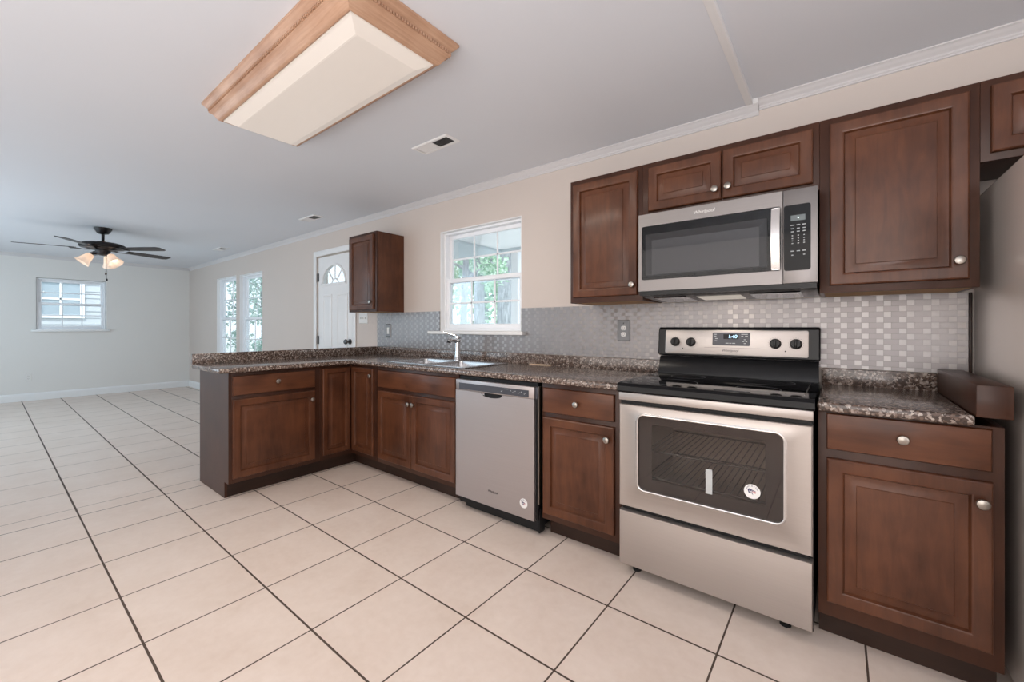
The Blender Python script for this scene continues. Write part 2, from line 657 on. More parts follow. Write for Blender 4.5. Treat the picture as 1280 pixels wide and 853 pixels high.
def leaf_mat(name, a, b):
    t = NT(name)
    inf = t.n('ShaderNodeNewGeometry')
    c = t.mix(inf.outputs['Random Per Island'], a, b)
    tl = t.n('ShaderNodeBsdfTranslucent'); t.link(c, tl.inputs[0])
    df = t.n('ShaderNodeBsdfDiffuse'); t.link(c, df.inputs[0])
    mx = t.n('ShaderNodeMixShader'); mx.inputs[0].default_value = 0.4
    t.link(df.outputs[0], mx.inputs[1]); t.link(tl.outputs[0], mx.inputs[2])
    t.link(mx.outputs[0], t.out.inputs[0])
    return t.m


M['bark'] = bark_mat()
M['leaf'] = leaf_mat('spring_leaves', (0.24, 0.42, 0.25), (0.74, 0.84, 0.72))
M['leaf_dark'] = leaf_mat('blue_green_leaves', (0.20, 0.38, 0.32), (0.66, 0.80, 0.74))

# ================================================================== SETTING
ZL, ZR, XS = 2.368, 2.392, 0.465       # ceilings left and right of the step, and where the step is
FX = -9.402                            # far wall
struct('floor', MB().box(FX - 0.15, 2.95, -4.75, 0.16, -0.1, 0.0), M['floor'])
struct('ceiling', MB().box(FX - 0.15, XS - 0.0205, -4.75, 0.16, ZL, ZL + 0.14), M['ceiling'])
struct('ceiling_right', MB().box(XS - 0.0205, 2.95, -4.75, 0.16, ZR, ZR + 0.116), M['ceiling'])
struct('trim_1', MB().box(XS - 0.020, XS + 0.012, -4.6, -0.045, ZL - 0.0045, ZR - 0.0005, 0.002).box(XS - 0.020, XS + 0.0352, -0.0449, -0.0015, ZL - 0.0005, ZR - 0.0005), M['white_trim'])

WT = 0.14


def wall_y0():
    """kitchen-side wall with openings, as one plate in the x-z plane."""
    ops = [(-1.992, -1.076, 1.152, 2.045), (-4.235, -3.42, 0.0, 2.055), (-7.81, -6.90, 0.62, 2.04), (-6.755, -5.868, 0.62, 2.025)]
    xs = sorted({FX, 2.8} | {o[0] for o in ops} | {o[1] for o in ops})
    zs = sorted({0.0, ZR + 0.1} | {o[2] for o in ops} | {o[3] for o in ops})
    def filled(i, j):
        cx, cz = (xs[i] + xs[i + 1]) / 2, (zs[j] + zs[j + 1]) / 2
        return not any(o[0] < cx < o[1] and o[2] < cz < o[3] for o in ops)
    mb = MB().slab(xs, zs, filled, 0.0, WT)
    for v in mb.bm.verts:
        x, z, y = v.co
        v.co = (x, y, z)
    return mb


struct('wall_back', wall_y0(), M['wall'])


def wall_far():
    ops = [(-2.037, -1.21, 1.15, 2.0)]
    ys = [-4.6, ops[0][0], ops[0][1], WT]
    zs = [0.0, ops[0][2], ops[0][3], ZL + 0.1]
    mb = MB().slab(ys, zs, lambda i, j: not (i == 1 and j == 1), 0.0, WT)
    for v in mb.bm.verts:
        y, z, d = v.co
        v.co = (FX - d, y, z)
    return mb


struct('wall_left', wall_far(), M['wall_cool_lit'])
struct('wall_right', MB().box(2.8, 2.94, -4.6, WT, 0, ZR), M['wall'])
struct('wall_front', MB().box(FX - WT, 2.94, -4.74, -4.6, 0, ZL), M['wall'])

# crown moulding: section (distance from wall, drop from ceiling)
CR = [(0.0, 0.0), (0.042, 0.0), (0.042, 0.006), (0.034, 0.011), (0.024, 0.022), (0.014, 0.030), (0.011, 0.034), (0.011, 0.039),
      (0.006, 0.044), (0.006, 0.050), (0.0, 0.052)]


def crown_x(x0, x1, zc):
    return MB().rings([[(x, -a, zc - b) for a, b in CR] for x in (x0, x1)])


struct('trim_2', crown_x(FX + 0.043, XS + 0.035, ZL - 0.0008), M['crown'])
struct('trim_3', crown_x(XS + 0.036, 2.79, ZR - 0.0008), M['crown'])
struct('trim_4', MB().rings([[(FX + a, y, ZL - 0.0008 - b) for a, b in CR] for y in (-4.59, -0.001)]), M['crown'])
BB = [(0.0, 0.0), (0.016, 0.0), (0.016, 0.095), (0.012, 0.108), (0.006, 0.118), (0.0, 0.122)]
struct('baseboard_left', MB().rings([[(FX + a, y, b + 0.0005) for a, b in BB] for y in (-4.59, -0.017)]), M['white_trim'])
struct('baseboard_back', MB().rings([[(x, -a, b + 0.0005) for a, b in BB] for x in (FX + 0.001, -4.305)]), M['white_trim'])


def sash_window(name, x0, x1, z0, z1, yin, cols, rows, f, jamb=True, swap=None):
    """double-hung window. f maps (u across, d outwards, z) to a point; lower sash nearer the room."""
    root = structroot(name)
    def bx(mb, u0, u1, d0, d1, za, zb, b=0.003):
        pts = [f(u0, d0, za), f(u1, d1, zb)]
        mb.box(pts[0][0], pts[1][0], pts[0][1], pts[1][1], za, zb, b)
    fw = 0.022
    mb = MB()
    for u0, u1, za, zb in ((x0 + .001, x0 + fw, z0 + .001, z1 - .001), (x1 - fw, x1 - .001, z0 + .001, z1 - .001),
                           (x0 + fw, x1 - fw, z1 - fw, z1 - .001), (x0 + fw, x1 - fw, z0 + .001, z0 + fw)):
        bx(mb, u0, u1, yin - 0.012, yin + 0.075, za, zb)
    mb.build('window_frame', M['white_vinyl'], root)
    zm = (z0 + z1) / 2
    for nm, za, zb, d0 in (('upper_sash', zm - 0.022, z1 - fw, yin + 0.034), ('lower_sash', z0 + fw, zm + 0.022, yin)):
        sw, d1 = 0.036, d0 + 0.028
        a, b = x0 + fw, x1 - fw
        mb = MB()
        for u0, u1, p, q in ((a, a + sw, za, zb), (b - sw, b, za, zb), (a + sw, b - sw, za, za + sw), (a + sw, b - sw, zb - sw, zb)):
            bx(mb, u0, u1, d0, d1, p, q)
        s = mb.build(nm, M['white_vinyl'], root)
        gm = MB()
        for i in range(1, cols):
            uc = a + sw + (b - a - 2 * sw) * i / cols
            bx(gm, uc - 0.008, uc + 0.008, d0 + 0.009, d0 + 0.019, za + sw, zb - sw, 0.002)
        for j in range(1, rows):
            zc = za + sw + (zb - za - 2 * sw) * j / rows
            bx(gm, a + sw, b - sw, d0 + 0.009, d0 + 0.019, zc - 0.008, zc + 0.008, 0.002)
        gm.build('grille', M['white_vinyl'], s)
        g = MB()
        bx(g, a + sw - .004, b - sw + .004, d0 + 0.020, d0 + 0.023, za + sw - .004, zb - sw + .004, 0)
        g.build('pane', M['pane'], s)
    return root


fy = lambda u, d, z: (u, d, z)
w1 = sash_window('window_1', -1.988, -1.080, 1.156, 2.041, 0.055, 3, 2, fy)
MB().box(-2.112, -1.034, -0.050, -0.0015, 1.124, 1.151, 0.006).build('window_sill', M['white_trim'], w1)
mbj = MB().box(-1.9915, -1.984, 0.0005, 0.044, 1.153, 2.044).box(-1.084, -1.0765, 0.0005, 0.044, 1.153, 2.044)
mbj.box(-1.984, -1.084, 0.0005, 0.044, 2.036, 2.0445).box(-1.984, -1.084, 0.0005, 0.044, 1.1525, 1.160)
mbj.build('window_jamb', M['white_trim'], w1)
for nm, a, b, zt in (('window_2', -7.806, -6.904, 2.036), ('window_3', -6.751, -5.872, 2.021)):
    w = sash_window(nm, a, b, 0.626, zt, 0.055, 2, 2, fy)
    mbj = MB().box(a - .0035, a + .006, 0.0005, 0.044, .63, zt + .002).box(a + .006, b, 0.0005, 0.044, zt - .006, zt + .0035)
    mbj.build('window_jamb', M['white_trim'], w)
    MB().box(a - 0.06, b + 0.06, -0.04, -0.001, 0.592, 0.618, 0.005).build('window_sill', M['white_trim'], w)
ff = lambda u, d, z: (FX - d, u, z)
w4 = sash_window('window_4', -2.033, -1.214, 1.154, 1.996, 0.05, 3, 2, ff)
MB().box(FX + 0.001, FX + 0.045, -2.09, -1.165, 1.112, 1.148, 0.006).build('window_sill', M['white_trim'], w4)

# entry door with fan light, in its own opening
dr = structroot('door_1')
mb = MB()
cw = 0.065
mb.box(-4.235 - cw, -4.237, -0.016, -0.0012, 0.0005, 2.055 + cw, 0.004)
mb.box(-3.418, -3.42 + cw, -0.016, -0.0012, 0.0005, 2.055 + cw, 0.004)
mb.box(-4.237, -3.418, -0.016, -0.0012, 2.057, 2.055 + cw, 0.004)
mb.build('door_casing', M['white_trim'], dr)
DL, DR_, DT = -4.222, -3.433, 2.040
FCX, FCZ, FRX, FRZ = -3.862, 1.700, 0.268, 0.232
# door leaf with a half-round opening: outline walked as one polygon (opening joined to the outline)
arc = [(FCX + FRX * math.cos(R(a)), FCZ + FRZ * math.sin(R(a))) for a in range(0, 181, 9)]
leaf = MB()
yl0, yl1 = 0.012, 0.055
left = [(DL, FCZ)] + [(DL, DT), (FCX, DT)] + [(u, v) for u, v in arc[10:]]
right = [(FCX, DT), (DR_, DT), (DR_, FCZ)] + arc[:11]
leaf.prism(left, lambda u, v, d: (u, d, v), yl0, yl1)
leaf.prism(right, lambda u, v, d: (u, d, v), yl0, yl1)
leaf.box(DL, DR_, yl0, yl1, 0.012, FCZ)
# moulded panels below: two tall columns
for pa, pb in ((DL + 0.12, FCX + 0.02 - 0.055), (FCX + 0.02 + 0.055, DR_ - 0.12)):
    for za, zb in ((0.95, 1.58), (0.25, 0.82)):
        lp = lambda i, d: [(pa + i, yl0 - d, za + i), (pb - i, yl0 - d, za + i), (pb - i, yl0 - d, zb - i), (pa + i, yl0 - d, zb - i)]
        leaf.rings([lp(0, -0.001), lp(0.004, 0.008), lp(0.016, 0.008), lp(0.024, 0.002), lp(0.05, 0.006)])
lf = leaf.build('door_leaf', M['white_trim'], dr, smooth=False)
rim = MB()
rim.rings([[(FCX + (FRX + o) * math.cos(R(a)), d, FCZ + (FRZ + o) * math.sin(R(a))) for o, d in
            ((-0.012, 0.011), (-0.008, 0.001), (0.012, 0.001), (0.016, 0.011))] for a in range(0, 181, 6)], closed=False)
rim.box(FCX - FRX - 0.016, FCX + FRX + 0.016, 0.001, 0.0115, FCZ - 0.014, FCZ + 0.012)
rim.build('fanlight_rim', M['white_trim'], lf)
mun = MB()
for a in (52, 128):
    p0 = (FCX + 0.07 * math.cos(R(a)), 0.03, FCZ + 0.06 * math.sin(R(a)))
    p1 = (FCX + FRX * math.cos(R(a)), 0.03, FCZ + FRZ * math.sin(R(a)))
    mun.tube([p0, p1], 0.008, 6)
mun.tube([(FCX, 0.03, FCZ + 0.07), (FCX, 0.03, FCZ + FRZ)], 0.007, 6)
mun.tube([(FCX + 0.075 * math.cos(R(a)), 0.03, FCZ + 0.065 * math.sin(R(a))) for a in range(0, 181, 15)], 0.008, 6)
mun.build('fanlight_muntins', M['white_trim'], lf)
MB().prism([(FCX + (FRX + .004) * math.cos(R(a)), FCZ + (FRZ + .004) * math.sin(R(a))) for a in range(0, 181, 9)], lambda u, v, d: (u, d, v), 0.034, 0.038).build('fanlight_glass', M['pane'], lf)
for zh in (1.80, 1.03, 0.28):
    MB().box(DL - 0.014, DL + 0.016, 0.002, 0.0125, zh - 0.05, zh + 0.05, 0.002).lathe([(0.006, -0.052), (0.006, 0.052)], (DL - 0.002, 0.0, zh)).build('hinge', M['hinge'], dr)
MB().lathe([(0.032, 0.0), (0.030, 0.008), (0.012, 0.014), (0.012, 0.036), (0.026, 0.045), (0.030, 0.058), (0.022, 0.070), (0.004, 0.074)],
           (-3.505, yl0, 1.022), (0, -1, 0)).build('door_knob', M['hinge'], dr)

# ================================================================== BACKSPLASH
bs = MB()
ops = [(-1.992, -1.076, 1.1235, 1.4)]
xs = [-2.955, -1.993, -1.075, 1.257]
zs = [0.9885, 1.1225, 1.3305]
bs.slab(xs, zs, lambda i, j: not (i == 1 and j == 1), 0.0012, 0.0072)
for v in bs.bm.verts:
    x, z, d = v.co
    v.co = (x, -d, z)
tag(bs.build('backsplash', M['mosaic'], None, smooth=False, uvxz=True),
    'brushed metal mosaic backsplash of small squares and bars above the counter', 'backsplash')
tag(MB().box(1.2585, 1.268, -0.014, -0.0012, 0.93, 1.331, 0.002).build('edge_strip', M['wood_kick']),
    'thin dark vertical strip closing the mosaic backsplash beside the fridge', 'trim strip')


# ================================================================== CABINETS
def rect(x0, x1, z0, z1, i, y):
    return [(x0 + i, y, z0 + i), (x1 - i, y, z0 + i), (x1 - i, y, z1 - i), (x0 + i, y, z1 - i)]


def raised(x0, x1, z0, z1, yb, t=0.022, fw=0.052):
    w = min(x1 - x0, z1 - z0)
    fw = min(fw, w * 0.24)
    sl = min(0.027, w * 0.105)
    prof = [(0, 0), (0, t - 0.007), (0.0015, t - 0.003), (0.006, t), (fw - 0.011, t), (fw - 0.005, t - 0.003), (fw, t - 0.0150),
            (fw + 0.005, t - 0.0150), (fw + 0.005 + sl, t - 0.0050), (fw + 0.0065 + sl, t - 0.0025), (fw + 0.010 + sl, t - 0.002)]
    return MB().rings([rect(x0, x1, z0, z1, i, yb - d) for i, d in prof])


def slabfront(x0, x1, z0, z1, yb, t=0.020):
    prof = [(0, 0), (0, t - 0.007), (0.003, t - 0.002), (0.009, t)]
    return MB().rings([rect(x0, x1, z0, z1, i, yb - d) for i, d in prof])


KN = [(0.0075, 0.0), (0.0065, 0.010), (0.008, 0.013), (0.0155, 0.017), (0.0165, 0.021), (0.0145, 0.025), (0.008, 0.0275), (0.001, 0.028)]


def knob(x, y, z, parent):
    MB().lathe(KN, (x, y, z), (0, -1, 0), 20).build('knob', M['knob'], parent)


def base_body(T, x0, x1, depth, kick=True, h=0.8745, endpanel=None):
    """hollow base carcass, open at the top, with a frame board on the front."""
    z0 = 0.112
    b = MB()
    b.box(x0, x0 + 0.016, -depth + 0.02, -0.006, z0, h)
    b.box(x1 - 0.016, x1, -depth + 0.02, -0.006, z0, h)
    b.box(x0 + 0.016, x1 - 0.016, -depth + 0.02, -0.006, z0, z0 + 0.016)
    b.box(x0 + 0.016, x1 - 0.016, -0.012, -0.006, z0 + 0.016, h)
    b.build('carcass', M['wood_frame'], T)
    MB().box(x0, x1, -depth, -depth + 0.019, z0, h, 0.0015).build('face_frame', M['wood_frame'], T)
    if kick:
        MB().box(x0, x1, -depth + 0.085, -depth + 0.100, 0.001, z0).build('toe_kick', M['wood_kick'], T)


D = 0.610
ZD0, ZD1, ZW0, ZW1 = 0.150, 0.688, 0.714, 0.849

# -- peninsula drawer cabinet (front faces +x): local x runs along world y, local -y along world +x
PX = -3.036
T = thing('base_cabinet', 'dark wood peninsula cabinet with one wide drawer over one door, end panel to the floor', 'cabinet', (PX, -1.527, 0), R(90))
base_body(T, 0.018, 0.6350, 0.606)
ep = [(-0.606, 0.112), (-0.606, 0.8745), (-0.004, 0.8745), (-0.004, 0.001), (-0.530, 0.001), (-0.530, 0.112)]
MB().prism(ep, lambda u, v, d: (d, u, v), 0.0, 0.0175).build('end_panel', M['wood_frame'], T)
d = slabfront(0.022, 0.592, ZW0, ZW1, -0.6065).build('drawer', M['wood_h'], T)
knob(0.307, -0.6265, 0.790, d)
d = raised(0.022, 0.592, ZD0 - 0.006, ZD1, -0.6065).build('door', M['wood'], T)
knob(0.562, -0.6265, 0.620, d)

# -- corner cabinet: an L of two legs with a pair of narrow doors meeting in the inner corner
T = thing('corner_cabinet', 'dark wood corner cabinet with two narrow doors meeting in the inside corner', 'cabinet', (0, 0, 0))
b = MB()
b.box(PX + 0.006, -2.08, -0.022, -0.006, 0.112, 0.8745)
b.box(PX + 0.006, PX + 0.022, -0.890, -0.022, 0.112, 0.8745)
b.box(PX + 0.022, -2.45, -0.8905, -0.8745, 0.112, 0.8745)
b.box(-2.08, -2.066, -D + 0.02, -0.006, 0.112, 0.8745)
b.slab([PX + 0.022, -2.45, -2.08], [-0.8745, -D + 0.02, -0.022], lambda i, j: not (i == 1 and j == 0), 0.112, 0.128)
b.build('carcass', M['wood_frame'], T)
ffm = MB().box(-2.449, PX + 0.606, -0.8915, -D, 0.112, 0.8745).box(-2.449, -2.066, -D, -D + 0.019, 0.112, 0.8745)
ffm.build('face_frame', M['wood_frame'], T)
MB().box(-2.530, -2.515, -0.8915, -0.51, 0.001, 0.112).box(-2.515, -2.066, -0.525, -0.51, 0.001, 0.112).build('toe_kick', M['wood_kick'], T)
d = raised(-2.404, -2.096, ZD0, ZW1 + 0.003, -D - 0.0005, fw=0.045).build('door', M['wood'], T)
knob(-2.117, -D - 0.0205, 0.794, d)
dm = raised(0.0, 0.240, ZD0, ZW1 + 0.003, 0.0, fw=0.045)
bmesh.ops.transform(dm.bm, matrix=Matrix.Translation((PX + 0.6065, -0.874, 0)) @ Matrix.Rotation(R(90), 4, 'Z'), verts=dm.bm.verts[:])
dm.build('door', M['wood'], T)

# -- sink base
T = thing('sink_base_cabinet', 'dark wood sink base cabinet with paired doors under one false drawer front', 'cabinet', (-2.062, 0, 0))
base_body(T, 0.0, 0.924, D)
slabfront(0.034, 0.906, ZW0, ZW1, -D - 0.0005).build('false_front', M['wood_h'], T)
d = raised(0.034, 0.447, ZD0, ZD1, -D - 0.0005).build('door', M['wood'], T)
knob(0.430, -D - 0.0205, 0.622, d)
d = raised(0.451, 0.906, ZD0, ZD1, -D - 0.0005).build('door', M['wood'], T)
knob(0.479, -D - 0.0205, 0.622, d)

# -- narrow cabinet between dishwasher and range
T = thing('base_cabinet', 'narrow dark wood base cabinet between the dishwasher and the range', 'cabinet', (-0.476, 0, 0))
base_body(T, 0.0, 0.466, D)
d = slabfront(0.015, 0.436, ZW0, ZW1, -D - 0.0005).build('drawer', M['wood_h'], T)
knob(0.230, -D - 0.0205, 0.780, d)
d = raised(0.015, 0.436, ZD0, ZD1, -D - 0.0005).build('door', M['wood'], T)
knob(0.404, -D - 0.0205, 0.625, d)

# -- cabinet right of the range
T = thing('base_cabinet', 'dark wood base cabinet right of the range, beside the fridge', 'cabinet', (0.770, 0, 0))
base_body(T, 0.0, 0.462, D)
d = slabfront(0.026, 0.434, 0.736, 0.868, -D - 0.0005).build('drawer', M['wood_h'], T)
knob(0.230, -D - 0.0205, 0.806, d)
d = raised(0.026, 0.436, 0.172, 0.703, -D - 0.0005).build('door', M['wood'], T)
knob(0.410, -D - 0.0205, 0.638, d)

# -- wall cabinets
U0, U1, UD = 1.3325, 2.080, 0.310


def wall_body(T, w, z0, z1, under='ply'):
    b = MB()
    b.box(0, 0.015, -UD + 0.019, -0.0015, z0, z1)
    b.box(w - 0.015, w, -UD + 0.019, -0.0015, z0, z1)
    b.box(0.015, w - 0.015, -UD + 0.019, -0.0015, z1 - 0.015, z1)
    b.box(0.015, w - 0.015, -0.010, -0.0015, z0 + 0.02, z1 - 0.015)
    b.build('carcass', M['wood'], T)
    o = MB().box(0.015, w - 0.015, -UD + 0.0195, -0.0105, z0 + 0.0008, z0 + 0.013).build('bottom_panel', M[under], T)
    if under == 'ply':
        o['label'] = 'pale unfinished underside'
    MB().box(0, w, -UD, -UD + 0.0185, z0, z1, 0.0015).build('face_frame', M['wood_frame'], T)


T = thing('wall_cabinet', 'small dark wood wall cabinet alone between the entry door and kitchen window', 'cabinet', (-2.981, 0, 0))
wall_body(T, 0.466, U0, U1)
d = raised(0.030, 0.436, U0 + 0.020, U1 - 0.028, -UD - 0.0005).build('door', M['wood'], T)
knob(0.408, -UD - 0.0205, 1.421, d)

T = thing('wall_cabinet', 'single door dark wood wall cabinet left of the microwave', 'cabinet', (-0.468, 0, 0))
wall_body(T, 0.455, U0, U1)
d = raised(0.026, 0.430, U0 + 0.032, U1 - 0.030, -UD - 0.0005).build('door', M['wood'], T)
knob(0.404, -UD - 0.0205, 1.421, d)

T = thing('wall_cabinet', 'short dark wood two door cabinet directly above the microwave', 'cabinet', (-0.0125, 0, 0))
wall_body(T, 0.779, 1.782, U1)
d = raised(0.034, 0.394, 1.812, 2.050, -UD - 0.0005).build('door', M['wood'], T)
knob(0.368, -UD - 0.0205, 1.862, d)
d = raised(0.400, 0.757, 1.812, 2.050, -UD - 0.0005).build('door', M['wood'], T)
knob(0.426, -UD - 0.0205, 1.865, d)

T = thing('wall_cabinet', 'large single door dark wood wall cabinet right of the microwave', 'cabinet', (0.767, 0, 0))
wall_body(T, 0.468, U0, U1)
d = raised(0.034, 0.440, U0 + 0.030, U1 - 0.030, -UD - 0.0005).build('door', M['wood'], T)
knob(0.412, -UD - 0.0205, 1.431, d)

T = thing('wall_cabinet', 'dark wood cabinet over the fridge, cut off by the picture edge', 'cabinet', (1.2355, 0, 0))
wall_body(T, 0.914, 1.786, U1, 'wood_frame')
raised(0.024, 0.452, 1.812, 2.052, -UD - 0.0005).build('door', M['wood'], T)
raised(0.460, 0.888, 1.812, 2.052, -UD - 0.0005).build('door', M['wood'], T)

# ================================================================== COUNTERTOPS
Z0, Z1, ZS = 0.8755, 0.909, 0.986
SX0, SX1, SY0, SY1 = -1.985, -1.120, -0.575, -0.105       # sink cut-out
T = thing('countertop', 'long L-shaped speckled brown granite-look countertop over peninsula, sink and dishwasher', 'countertop', (0, 0, 0))
sl = MB()
cxs = [-2.975, -2.378, SX0 + 0.012, SX1 - 0.012, -0.006]
cys = [-1.596, -0.645, SY0 + 0.012, SY1 - 0.012, -0.0015]
sl.slab(cxs, cys, lambda i, j: (i == 0 or j > 0) and not (i == 2 and j == 2), Z0, Z1)
sl.bevel_all(0.009, 3, 60)
sl.build('worktop', M['granite'], T)
ms = MB().box(-2.953, -0.006, -0.021, -0.0015, Z1 - 0.004, ZS, 0.003)
ms.box(-2.975, -2.953, -1.596, -0.0015, Z1 - 0.004, ZS, 0.003)
ms.build('upstand', M['granite'], T)
T = thing('countertop', 'short speckled brown granite-look countertop right of the range', 'countertop', (0, 0, 0))
MB().box(0.767, 1.165, -0.645, -0.0015, Z0, Z1, 0.009, 3).build('worktop', M['granite'], T)
MB().box(0.767, 1.165, -0.021, -0.0015, Z1 - 0.004, ZS, 0.003).build('upstand', M['granite'], T)
tag(MB().box(1.1655, 1.243, -0.648, -0.0155, 0.9095 - 0.004, 1.006, 0.003).build('end_block', M['wood_frame']),
    'long dark wood block closing the right countertop end beside the fridge', 'end panel')

# ================================================================== SINK AND FAUCET
T = thing('kitchen_sink', 'double bowl stainless steel sink set into the countertop under the window', 'sink', (0, 0, 0))
deck = MB()
xm = (SX0 + SX1) / 2
bx = [SX0, SX0 + 0.035, xm - 0.018, xm + 0.018, SX1 - 0.035, SX1]
by = [SY0, SY0 + 0.035, SY1 - 0.095, SY1]
deck.slab(bx, by, lambda i, j: not (j == 1 and i in (1, 3)), Z1 + 0.0006, Z1 + 0.0075)
deck.bevel_all(0.0025, 2, 60)
deck.build('rim', M['steel_bright'], T)
for a, b_ in ((bx[1], bx[2]), (bx[3], bx[4])):
    lp = []
    for ins, z, r in ((0.0005, Z1 + 0.006, 0.03), (0.004, Z1 - 0.01, 0.035), (0.012, 0.76, 0.05), (0.03, 0.735, 0.06), (0.09, 0.730, 0.05)):
        lp.append([(u, v, z) for u, v in rrect(a + ins, b_ - ins, by[1] + ins, by[2] - ins, r)])
    bo = MB().rings(lp, cap0=False).build('bowl', M['steel_bright'], T)
    MB().lathe([(0.042, 0.0), (0.040, 0.004), (0.028, 0.002), (0.001, 0.001)], ((a + b_) / 2, (by[1] + by[2]) / 2, 0.7305)).build('drain', M['chrome'], bo)

FXX, FYY = -1.583, -0.185
T = thing('kitchen_faucet', 'chrome single lever kitchen faucet behind the sink', 'faucet', (FXX, FYY, Z1 + 0.0078))
MB().lathe([(0.033, 0), (0.032, 0.008), (0.027, 0.016), (0.0235, 0.05), (0.0215, 0.11), (0.022, 0.150), (0.027, 0.156), (0.027, 0.168), (0.024, 0.172), (0.001, 0.173)]).build('body', M['chrome'], T)
MB().tube([(0, 0, 0.150), (0.0, -0.030, 0.168), (0.0, -0.062, 0.172), (0.0, -0.085, 0.166), (0.0, -0.095, 0.150)], [0.019, 0.019, 0.018, 0.018, 0.0175], 16).build('spout', M['chrome'], T)
lv = MB().lathe([(0.024, 0.0), (0.026, 0.012), (0.024, 0.028), (0.014, 0.038), (0.001, 0.040)], (0, 0, 0.1715))
lv.tube([(-0.010, -0.004, 0.198), (-0.05, -0.03, 0.212), (-0.10, -0.06, 0.230)], [0.010, 0.0075, 0.006], 10)
lv.build('lever', M['chrome'], T)
MB().lathe([(0.0182, 0), (0.0182, 0.004)], (0, -0.0965, 0.1462), cap0=True, cap1=True).build('spout_aerator', M['black_matte'], T)

tag(MB().box(-0.965, -0.785, -0.056, -0.028, Z1 + 0.0006, Z1 + 0.0066, 0.001).build('wood_stick', M['paint_stick']),
    'short pale flat wood stick lying on the counter against the upstand', 'stick')

# ================================================================== DISHWASHER
T = thing('dishwasher', 'stainless steel dishwasher under the counter between sink cabinet and narrow cabinet', 'dishwasher', (0, 0, 0))
X0, X1 = -1.127, -0.505
MB().box(X0 + 0.004, X1 + 0.003, -0.615, -0.02, 0.045, 0.868).build('tub', M['black_matte'], T)
door = MB()
nz, nx0, nx1 = 0.7805, -0.905, -0.738
out = [(X0, 0.095), (X1, 0.095), (X1, nz), (nx1, nz)]
n = 14
out += [((nx0 + nx1) / 2 + (nx1 - nx0) / 2 * math.cos(R(180 * k / n)), nz - 0.026 * math.sin(R(180 * k / n)) ** 0.7) for k in range(1, n)]
out += [(nx0, nz), (X0, nz)]
door.prism(out, lambda u, v, d_: (u, d_, v), -0.620, -0.650)
dp = door.build('door', M['steel'], T, smooth=False)
MB().box(X0, X1 + 0.012, -0.635, -0.6155, 0.10, 0.78).build('door_liner', M['black_matte'], dp)
pk = []
for dd, s in ((-0.6495, 1.0), (-0.640, 0.96), (-0.630, 0.82), (-0.626, 0.5)):
    pk.append([((nx0 + nx1) / 2 + (nx1 - nx0) / 2 * s * math.cos(R(180 * k / n)), dd, nz - 0.026 * s * max(0.0, math.sin(R(180 * k / n))) ** 0.7) for k in range(0, n + 1)])
MB().rings(pk, cap0=False).build('handle_pocket', M['chrome'], dp)
cp = MB().box(X0, X1, -0.650, -0.6155, nz + 0.0012, 0.849, 0.003).build('control_panel', M['steel'], T)
MB().box(X1 + 0.0005, X1 + 0.016, -0.640, -0.6155, nz + 0.001, 0.847, 0.002).build('panel_end', M['slate'], cp)
MB().box(-1.096, -0.542, -0.6515, -0.6502, 0.788, 0.828).build('control_strip', M['slate'], cp)
mk = MB()
for i, x in enumerate((-0.745, -0.738, -0.672, -0.660, -0.650, -0.640, -0.618, -0.606, -0.596, -0.575, -0.565)):
    mk.box(x, x + 0.005, -0.6522, -0.6516, 0.802 + 0.005 * (i % 3), 0.806 + 0.005 * (i % 3))
mk.box(-0.72, -0.69, -0.6522, -0.6516, 0.820, 0.8222)
mk.build('keypad_marks', M['mark'], cp)
text_mesh('logo', 'Whirlpool', 0.019, (-0.810, -0.6508, 0.188), M['ink'], dp, shear=0.25)
sk = MB().lathe([(0.027, 0.0), (0.027, 0.0006)], (-0.578, -0.6502, 0.180), (0, -1, 0), 28).build('sticker', M['sticker'], dp)
sk['label'] = 'round white sticker'


def eagle_marks(cx, cy, cz, s, parent):
    """ring of letters and a bold swept mark in dark blue with red bars."""
    e = MB()
    for k, (u0, v0, u1, v1, w) in enumerate(((-0.42, 0.30, 0.42, 0.10, 0.09), (-0.42, 0.26, -0.42, -0.12, 0.12), (-0.42, -0.12, 0.05, -0.22, 0.10),
                                             (-0.05, -0.10, 0.10, -0.42, 0.07), (-0.28, 0.10, 0.10, 0.05, 0.07))):
        L = math.hypot(u1 - u0, v1 - v0)
        nx, nz_ = -(v1 - v0) / L * w, (u1 - u0) / L * w
        e.prism([(u0 - nx, v0 - nz_), (u1 - nx * 0.3, v1 - nz_ * 0.3), (u1 + nx * 0.3, v1 + nz_ * 0.3), (u0 + nx, v0 + nz_)],
                lambda u, v, d_: (cx + u * s, cy - d_, cz + v * s), 0.0001, 0.0005)
    e.build('emblem', M['navy'], parent)
    r = MB()
    for v in (-0.02, -0.18):
        r.box(cx + 0.02 * s, cx + 0.45 * s, cy - 0.0004, cy - 0.0001, cz + v * s, cz + (v + 0.07) * s)
    r.build('emblem_stripes', M['red_ink'], parent)
    for i, ch in enumerate('AMERICA'):
        a = R(150 - 20 * i)
        text_mesh('sticker_letter', ch, 0.30 * s, (cx + 0.74 * s * math.cos(a), cy - 0.0003, cz + 0.74 * s * math.sin(a)), M['navy'], parent,
                  rot=(R(90), -(a - R(90)), 0), depth=0.0002)


